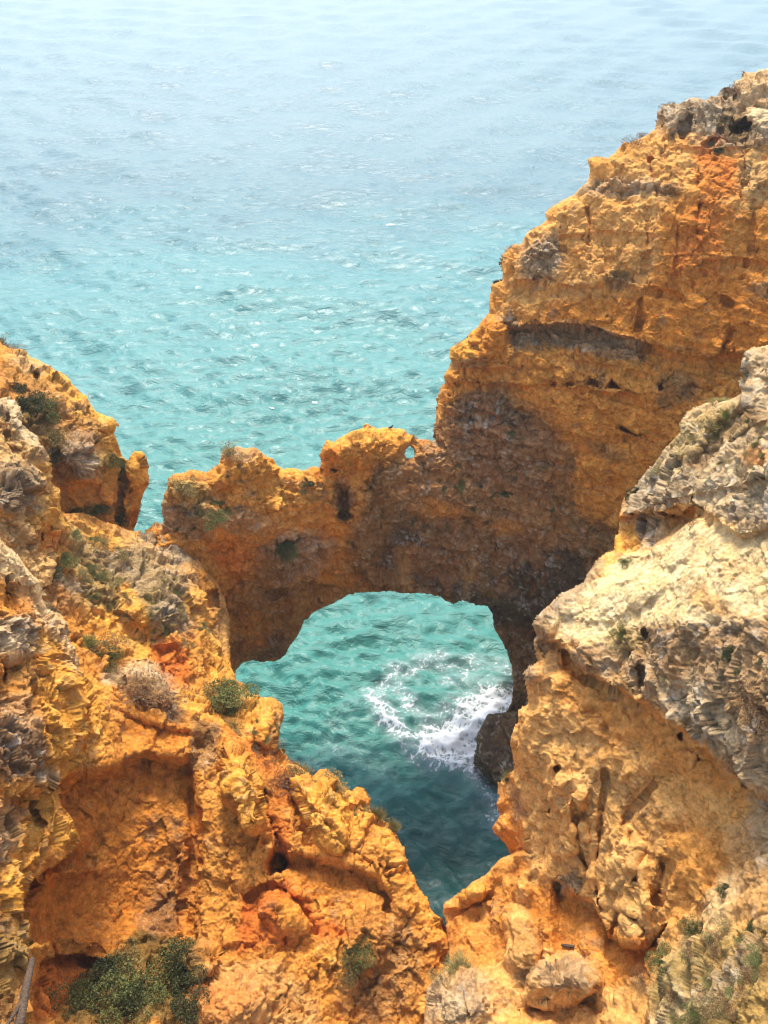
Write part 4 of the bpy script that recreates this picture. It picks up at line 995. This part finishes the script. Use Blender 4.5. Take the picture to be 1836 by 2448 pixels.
for a in [
    ('left_slope', 360, 2310, 62, 62, 'green', 'large grey green bush growing under the back wall of the shaded left hollow'),
    ('left_slope', 440, 2318, 46, 46, 'dark', 'dark green bush right of the large grey green one in the shaded hollow'),
    ('left_slope', 240, 2385, 60, 55, 'dark', 'dark leafy bush near the lower left corner right of the leaning dead trunk'),
    ('left_slope', 200, 2440, 55, 50, 'green', 'bright green bush cut by the bottom edge near the lower left corner'),
    ('left_slope', 300, 2400, 46, 40, 'green', 'mid green bush between the two largest bushes of the shaded hollow'),
    ('left_slope', 300, 2310, 40, 36, 'olive', 'olive bush at the upper left edge of the bushes in the shaded hollow'),
    ('left_slope', 480, 2400, 40, 40, 'dark', 'dark low bush at the bottom right of the shaded hollow'),
    ('left_slope', 840, 2300, 32, 34, 'green', 'lone round green tuft hanging on the steep face below the ridge'),
    ('left_slope', 838, 2330, 26, 40, 'olive', 'dry trailing stems hanging under the lone round tuft on the steep face'),
    ('left_slope', 520, 1668, 52, 30, 'green', 'flat green bush on the knoll just left of the arch opening'),
    ('left_slope', 568, 1690, 34, 26, 'green', 'smaller green bush on the right shoulder of the knoll by the arch opening'),
    ('left_slope', 560, 1725, 30, 20, 'olive', 'olive tuft below the green bushes on the knoll'),
    ('left_slope', 706, 1850, 32, 36, 'olive', 'olive tuft on the ridge crest nearest the knoll'),
    ('left_slope', 800, 1885, 40, 26, 'olive', 'wide olive tuft behind the blunt pinnacle on the ridge crest'),
    ('left_slope', 898, 1958, 24, 24, 'grass', 'yellowish grass tuft on the ridge just below its last pinnacle'),
    ('left_slope', 935, 1985, 18, 16, 'grass', 'small grass tuft at the sharp bend of the ridge'),
    ('left_slope', 660, 1870, 36, 28, 'brown', 'rusty dry scrub below the ridge crest on the red gully'),
    ('left_slope', 610, 1800, 34, 24, 'brown', 'rusty dry scrub at the head of the red gully'),
    ('left_slope', 112, 1372, 38, 30, 'dark', 'dark green bush in the gully beside the cream capped spur'),
    ('left_slope', 150, 1350, 26, 18, 'green', 'green bush above the grey bedded stones in the gully'),
    ('left_slope', 262, 1575, 28, 26, 'green', 'dark green clump at the lower end of the slope scrub'),
    ('left_slope', 250, 1540, 30, 24, 'olive', 'olive clump just above the dark green one low on the slope'),
    ('left_slope', 216, 1530, 24, 16, 'bright', 'bright green tuft beside the pale spur on the slope'),
    ('left_slope', 285, 1540, 24, 22, 'brown', 'brown dry bush right of the olive clump low on the slope'),
    ('left_slope', 380, 1645, 60, 24, 'brown', 'brown matted scrub on top of the grey capped overhang'),
    ('left_slope', 330, 1640, 34, 18, 'brown', 'brown scrub on the left end of the grey capped overhang'),
    ('left_stack', 75, 965, 34, 30, 'dark', 'dark bush at the top of the green gully on the rock stack'),
    ('left_stack', 92, 1005, 38, 36, 'green', 'biggest green bush in the gully of the rock stack'),
    ('left_stack', 118, 1048, 32, 30, 'olive', 'olive bush low in the gully of the rock stack'),
    ('left_stack', 128, 1080, 28, 26, 'dark', 'dark bush wedged behind the grey knob of the rock stack'),
    ('left_stack', 8, 815, 16, 18, 'olive', 'olive tuft on the skyline of the rock stack at the left edge'),
    ('left_stack', 44, 842, 24, 16, 'brown', 'reddish brown tuft on the skyline of the rock stack'),
    ('left_stack', 260, 1106, 18, 20, 'green', 'green bush at the base of the thumb shaped tip'),
    ('left_stack', 300, 1122, 15, 16, 'dark', 'dark tuft on the shoulder of the thumb shaped tip'),
    ('left_stack', 296, 1175, 15, 30, 'brown', 'brown scrub in the crack below the thumb shaped tip'),
    ('left_stack', 232, 1220, 26, 22, 'green', 'green bush at the foot of the rock stack above the yellow shelf'),
    ('left_stack', 288, 1252, 20, 16, 'dark', 'dark bush around a stone where the rock stack meets the saddle'),
    ('left_stack', 172, 1240, 24, 34, 'green', 'tall green scrub right of the yellow crag face'),
    ('left_stack', 190, 980, 22, 12, 'brown', 'brown scrub in the hollow under the skyline of the rock stack'),
    ('left_crag', 88, 1092, 20, 14, 'brown', 'brown bush on the shelf of the grey topped outcrop'),
    ('far_wall', 556, 1092, 30, 20, 'olive', 'olive bush on the rounded summit of the left arch shoulder'),
    ('far_wall', 440, 1165, 30, 22, 'olive', 'olive scrub on the lower left shoulder of the arch'),
    ('far_wall', 462, 1140, 22, 12, 'brown', 'brown scrub on the skyline of the lower left arch shoulder'),
    ('far_wall', 490, 1240, 30, 16, 'green', 'green scrub among grey stones at the left end of the arch'),
    ('far_wall', 730, 1160, 18, 12, 'dark', 'dark tuft left of the narrow dark recess in the arch'),
    ('far_wall', 690, 1310, 36, 22, 'dark', 'dark patch of scrub above the grey stones in the middle of the arch'),
    ('far_wall', 1436, 797, 14, 12, 'dark', 'dark round tuft on the grey shelf of the headland'),
    ('far_wall', 1412, 792, 10, 9, 'dark', 'smaller dark tuft left of the round one on the grey shelf'),
    ('far_wall', 1605, 460, 18, 20, 'brown', 'brown bush in the middle of the upper headland face'),
    ('far_wall', 1516, 352, 16, 20, 'brown', 'reddish bush on the second skyline step of the headland'),
    ('far_wall', 1540, 328, 12, 12, 'brown', 'small reddish tuft above the skyline bush of the headland'),
    ('far_wall', 1752, 212, 16, 16, 'brown', 'dark red tuft below the topmost block of the headland'),
    ('far_wall', 1598, 254, 16, 10, 'brown', 'low brown tuft on the corner of the headland skyline'),
    ('far_wall', 1650, 244, 14, 9, 'brown', 'low brown tuft between the skyline corner and the topmost block'),
    ('far_wall', 1440, 382, 12, 10, 'brown', 'brown tuft on the small pinnacle of the headland skyline'),
    ('far_wall', 1776, 300, 34, 22, 'dark', 'dark green bush in the hollow near the top right corner of the headland'),
    ('far_wall', 1716, 352, 14, 10, 'dark', 'dark tuft above the red streak of the headland'),
    ('far_wall', 1186, 676, 8, 8, 'dark', 'tiny dark tuft on the left skyline of the headland halfway up'),
    ('far_wall', 1092, 828, 14, 8, 'brown', 'brown tuft on the lowest skyline corner of the headland'),
    ('far_wall', 1230, 590, 16, 8, 'brown', 'brown tuft on the headland skyline step above the grey crust'),
    ('right_cliff', 1502, 1185, 17, 34, 'dark', 'dark green bush on the left rim of the grey ledge'),
    ('right_cliff', 1731, 994, 18, 12, 'bright', 'bright green grass tuft on the grey ledge'),
    ('right_cliff', 1720, 1010, 30, 10, 'olive', 'olive scrub beside the bright grass on the grey ledge'),
    ('right_cliff', 1720, 962, 30, 9, 'grass', 'yellow grass fringe along the upper rim of the grey ledge'),
    ('right_cliff', 1580, 1110, 28, 14, 'olive', 'olive scrub on the left slope of the grey ledge'),
    ('right_cliff', 1650, 1260, 20, 18, 'brown', 'dry brown scrub hanging under the grey ledge above the cream apron'),
    ('right_cliff', 1490, 1515, 22, 18, 'green', 'green tuft at the upper edge of the grey rubble band'),
    ('right_cliff', 1494, 1556, 18, 16, 'dark', 'dark green tuft just below the green one on the rubble band'),
    ('right_cliff', 1745, 1566, 20, 17, 'dark', 'dark green tuft at the right end of the rubble band'),
    ('right_cliff', 1490, 1345, 15, 10, 'green', 'small green tuft on the crest of the cream apron'),
    ('right_cliff', 1545, 1328, 13, 12, 'brown', 'small brown tuft near the top of the cream apron'),
    ('right_cliff', 1820, 1690, 40, 40, 'brown', 'big brown scrub at the right edge of the rubble band'),
    ('right_cliff', 1655, 2230, 22, 20, 'green', 'green tuft at the top of the lower right scrub'),
    ('right_cliff', 1602, 2302, 28, 22, 'green', 'green tuft hanging at the left end of the lower right scrub'),
    ('right_cliff', 1734, 2138, 16, 11, 'dark', 'dark tuft alone on the pale slope above the lower right scrub'),
    ('right_cliff', 1722, 2418, 38, 34, 'olive', 'olive bush at the bottom of the lower right scrub'),
    ('right_cliff', 1800, 2310, 40, 28, 'brown', 'reddish dry bush in the lower right scrub at the right edge'),
    ('right_cliff', 1790, 2222, 22, 18, 'dark', 'dark bush at the right edge above the reddish dry one'),
    ('right_cliff', 1612, 2380, 26, 26, 'brown', 'brown bush on the left border of the lower right scrub'),
    ('right_cliff', 1540, 2345, 20, 18, 'brown', 'brown dry bush alone on the orange slope'),
    ('right_cliff', 1095, 2312, 38, 16, 'grass', 'green grass fringe on top of the grey outcrop in the valley'),
    ('right_cliff', 1058, 2335, 24, 14, 'olive', 'olive tuft on the left rim of the grey outcrop in the valley'),
    ('right_cliff', 1252, 2325, 18, 34, 'brown', 'dark dry scrub in the cleft left of the rounded grey boulder'),
    ('right_cliff', 1215, 1862, 18, 8, 'grass', 'thin grass fringe where the right cliff meets the dark boulder'),
]:
    shrub(*a)
shrub('right_cliff', 1766, 1816, 24, 17, 'brown', 'dry brown scrub hanging from the lower edge of the grey rubble band')


def scatter(field, poly, n, kinds, rmin, rmax, label, group):
    poly = np.array(poly, float)
    k = 0
    while k < n:
        x = PR.uniform(poly[:, 0].min(), poly[:, 0].max()); y = PR.uniform(poly[:, 1].min(), poly[:, 1].max())
        if not inside(np.array([x]), np.array([y]), poly)[0]: continue
        kd = kinds[int(PR.integers(0, len(kinds)))]
        r = PR.uniform(rmin, rmax)
        shrub(field, x, y, r, r * PR.uniform(.5, .8), kd, label, group, name='scrub_tuft')
        k += 1


scatter('left_slope', [(160, 1290), (310, 1290), (430, 1370), (500, 1470), (470, 1560), (330, 1500), (210, 1440)], 46, ['olive', 'olive', 'green', 'brown', 'grass'], 8, 20,
        'low scrub tuft among the stones of the upper left slope', 'scrub tufts on the upper left slope')
scatter('far_wall', [(1100, 960), (1180, 940), (1270, 1010), (1340, 1120), (1380, 1230), (1300, 1290), (1100, 1260), (960, 1280), (1060, 1120)], 50, ['brown', 'brown', 'green', 'olive', 'dark'], 5, 13,
        'dark scrub tuft clinging to the stained wall above the arch', 'scrub tufts on the stained wall')
scatter('right_cliff', [(1600, 2330), (1680, 2240), (1850, 2180), (1850, 2460), (1600, 2460)], 42, ['olive', 'brown', 'brown', 'green', 'grass'], 10, 26,
        'dry scrub tuft on the slope in the lower right corner', 'scrub tufts in the lower right corner')
scatter('right_cliff', [(1400, 1560), (1700, 1500), (1850, 1520), (1850, 1850), (1700, 1760), (1500, 1640)], 30, ['brown', 'olive', 'dark', 'brown'], 5, 13,
        'tiny dry tuft among the grey rubble of the right cliff', 'tufts on the grey rubble band')
scatter('right_cliff', [(1500, 1190), (1600, 1080), (1760, 980), (1850, 960), (1850, 1130), (1650, 1160)], 34, ['olive', 'grass', 'brown', 'olive'], 6, 15,
        'tiny olive tuft among the stones of the grey ledge', 'tufts on the grey ledge')
scatter('left_slope', [(590, 1680), (660, 1720), (740, 1860), (880, 1920), (930, 1990), (860, 1970), (700, 1880), (610, 1780)], 26, ['olive', 'brown', 'grass'], 7, 15,
        'small dry tuft along the crest of the left ridge', 'tufts along the ridge crest')
scatter('far_wall', [(400, 1180), (560, 1110), (660, 1140), (560, 1260), (420, 1270)], 22, ['olive', 'brown', 'green'], 6, 13,
        'small olive tuft on the left shoulder of the arch', 'tufts on the left arch shoulder')


# ================================================================== bird, dead trunk, stick
def tube(path, radii, sides=10, wob=0.0, seed=0):
    r = np.random.default_rng(seed)
    path = np.array(path, float)
    vs, fs = [], []
    m = len(path)
    for i in range(m):
        tdir = path[min(i + 1, m - 1)] - path[max(i - 1, 0)]
        tdir /= np.linalg.norm(tdir)
        e = np.cross(tdir, [0.31, .2, .93]); e /= np.linalg.norm(e)
        g = np.cross(tdir, e)
        for kx in range(sides):
            an = 2 * math.pi * kx / sides
            rr = radii[i] * (1 + wob * r.normal())
            vs.append(path[i] + (e * math.cos(an) + g * math.sin(an)) * rr)
    for i in range(m - 1):
        for kx in range(sides):
            a, b = i * sides + kx, i * sides + (kx + 1) % sides
            fs.append((a, b, b + sides, a + sides))
    return vs, fs, m, sides


def tube_mesh(name, parts, mat, smooth=True):
    me = bpy.data.meshes.new(name)
    V, F = [], []
    for vs, fs, m, sides in parts:
        b = len(V)
        V += [tuple(v) for v in vs]
        F += [tuple(b + q for q in f) for f in fs]
        F.append(tuple(b + kx for kx in range(sides))[::-1])
        F.append(tuple(b + (m - 1) * sides + kx for kx in range(sides)))
    me.from_pydata(V, [], F)
    me.update()
    if smooth:
        me.polygons.foreach_set('use_smooth', [True] * len(me.polygons))
    me.materials.append(mat)
    return me


def wood_material():
    m, nt, bs = node_mat("weathered_bark")
    N, L = nt.nodes.new, nt.links.new
    tc = N('ShaderNodeTexCoord')
    mp = N('ShaderNodeMapping'); mp.inputs['Scale'].default_value = (30, 30, 4)
    n1 = N('ShaderNodeTexNoise'); n1.inputs['Scale'].default_value = 1; n1.inputs['Detail'].default_value = 6
    L(tc.outputs['Object'], mp.inputs[0]); L(mp.outputs[0], n1.inputs['Vector'])
    rp = N('ShaderNodeValToRGB')
    rp.color_ramp.elements[0].position = .3; rp.color_ramp.elements[0].color = (.03, .018, .011, 1)
    rp.color_ramp.elements[1].position = .75; rp.color_ramp.elements[1].color = (.15, .095, .055, 1)
    L(n1.outputs['Fac'], rp.inputs['Fac']); L(rp.outputs['Color'], bs.inputs['Base Color'])
    bs.inputs['Roughness'].default_value = .9
    bp = N('ShaderNodeBump'); bp.inputs['Strength'].default_value = .8; bp.inputs['Distance'].default_value = .03
    L(n1.outputs['Fac'], bp.inputs['Height']); L(bp.outputs['Normal'], bs.inputs['Normal'])
    return m


WOOD = wood_material()
p0 = P3(30, 2620, 15.3); p1 = P3(46, 2448, 16.2); p2_ = P3(60, 2370, 16.8); p3_ = P3(78, 2293, 17.6)
path = [p0, p1, .5 * (p1 + p2_) + np.array([.02, 0, 0]), p2_, p3_]
tr = obj('dead_trunk', tube_mesh('dead_trunk', [tube(path, [.105, .095, .085, .082, .06], 12, .05, 1)], WOOD), None)
tag(tr, 'leaning dead grey brown trunk in the lower left corner against the orange rock', 'dead trunk')
b0, b1, b2 = P3(56, 2385, 16.7), P3(30, 2430, 16.2), P3(-6, 2490, 15.6)
obj('branch', tube_mesh('branch', [tube([b0, b1, b2], [.045, .035, .02], 8, .05, 2)], WOOD), None, tr)
sp_, sn = on_field('right_cliff', 1344, 2258)
sq_, _ = on_field('right_cliff', 1374, 2264)
if sp_ is not None:
    st_ = tube_mesh('stick', [tube([sp_ + sn * .05, (sp_ + sq_) / 2 + sn * .07, sq_ + sn * .05], [.045, .05, .035], 8, .08, 3)], WOOD)
    tag(obj('stick', st_, None), 'short dark stick lying on the orange face above the rounded boulder', 'stick')


def bird():
    bp_, bn = on_field('far_wall', 934, 1028)
    m, nt, bs = node_mat("black_plumage")
    bs.inputs['Base Color'].default_value = (.018, .018, .022, 1)
    bs.inputs['Roughness'].default_value = .6
    k = .24
    # tail (left, low) -> back -> chest -> neck -> head -> beak, seen from the side
    path = [(-.62, 0, .42), (-.42, 0, .46), (-.22, 0, .50), (0, 0, .58), (.18, 0, .70), (.27, 0, .86), (.31, 0, .98), (.36, 0, 1.05), (.43, 0, 1.05), (.50, 0, 1.03), (.60, 0, 1.00)]
    rad = [.05, .09, .17, .225, .20, .13, .10, .105, .085, .035, .008]
    parts = [tube(path, rad, 12)]
    for sy in (-.07, .07):
        parts.append(tube([(.02, sy, .45), (.0, sy, .22), (.04, sy, .02)], [.05, .022, .018], 6))
        parts.append(tube([(-.03, sy, .012), (.05, sy, .014), (.14, sy, .008)], [.012, .016, .008], 6))
    parts.append(tube([(-.02, -.20, .60), (-.3, -.15, .50), (-.58, -.06, .40)], [.08, .09, .02], 8))
    parts.append(tube([(-.02, .20, .60), (-.3, .15, .50), (-.58, .06, .40)], [.08, .09, .02], 8))
    me = tube_mesh('bird', parts, m)
    o = obj('bird', me, None)
    o.location = bp_ + np.array([0, 0, .0])
    o.scale = (k, k, k)
    tag(o, 'small black bird perched on the crest of the arch', 'bird')


bird()

# ================================================================== light
SUN_EL, SUN_AZ = math.radians(58), math.radians(-9)      # azimuth from straight ahead (+Y), negative to the left
sd = np.array([math.sin(SUN_AZ) * math.cos(SUN_EL), math.cos(SUN_AZ) * math.cos(SUN_EL), math.sin(SUN_EL)])
sun = bpy.data.lights.new('sun', 'SUN')
sun.energy = 2.15
sun.angle = math.radians(12.0)
sun.color = (1.0, .94, .84)
suno = bpy.data.objects.new('sun', sun)
COL.objects.link(suno)
suno.rotation_euler = Vector(sd).to_track_quat('Z', 'Y').to_euler()
suno.location = (0, 60, 120)
world = bpy.data.worlds.new("World")
scene.world = world
world.use_nodes = True
nt = world.node_tree
sky = nt.nodes.new('ShaderNodeTexSky')
sky.sky_type = 'NISHITA'
sky.sun_disc = False
sky.sun_elevation = SUN_EL
sky.sun_rotation = SUN_AZ
sky.dust_density = 2.5
sky.air_density = 1.0
bg = nt.nodes['Background']
bg.inputs['Strength'].default_value = .15
nt.links.new(sky.outputs[0], bg.inputs['Color'])
scene.view_settings.view_transform = 'Standard'
scene.view_settings.look = 'None'
scene.view_settings.gamma = 1
scene.view_settings.exposure = 1.25

HAZE = .00042
if HAZE:
    hm = bpy.data.materials.new('sea_haze'); hm.use_nodes = True
    hn = hm.node_tree
    hn.nodes.remove(hn.nodes['Principled BSDF'])
    pv = hn.nodes.new('ShaderNodeVolumePrincipled')
    pv.inputs['Color'].default_value = (.90, .98, 1.0, 1)
    pv.inputs['Density'].default_value = HAZE
    pv.inputs['Anisotropy'].default_value = .2
    hn.links.new(pv.outputs[0], hn.nodes['Material Output'].inputs['Volume'])
    hv = np.array([(x, y, z) for x in (-2700, 2700) for y in (-60, 2650) for z in (-30, 44)], float)
    hf = np.array([(0, 1, 3, 2), (4, 6, 7, 5), (0, 4, 5, 1), (2, 3, 7, 6), (0, 2, 6, 4), (1, 5, 7, 3)])
    tag(obj('haze', mesh_np('haze', hv, hf, None, False), hm), None, None, None, 'stuff')
scene.cycles.volume_bounces = 1
scene.cycles.use_denoising = True
scene.cycles.pixel_filter_type = 'BLACKMAN_HARRIS'
scene.cycles.filter_width = 1.2
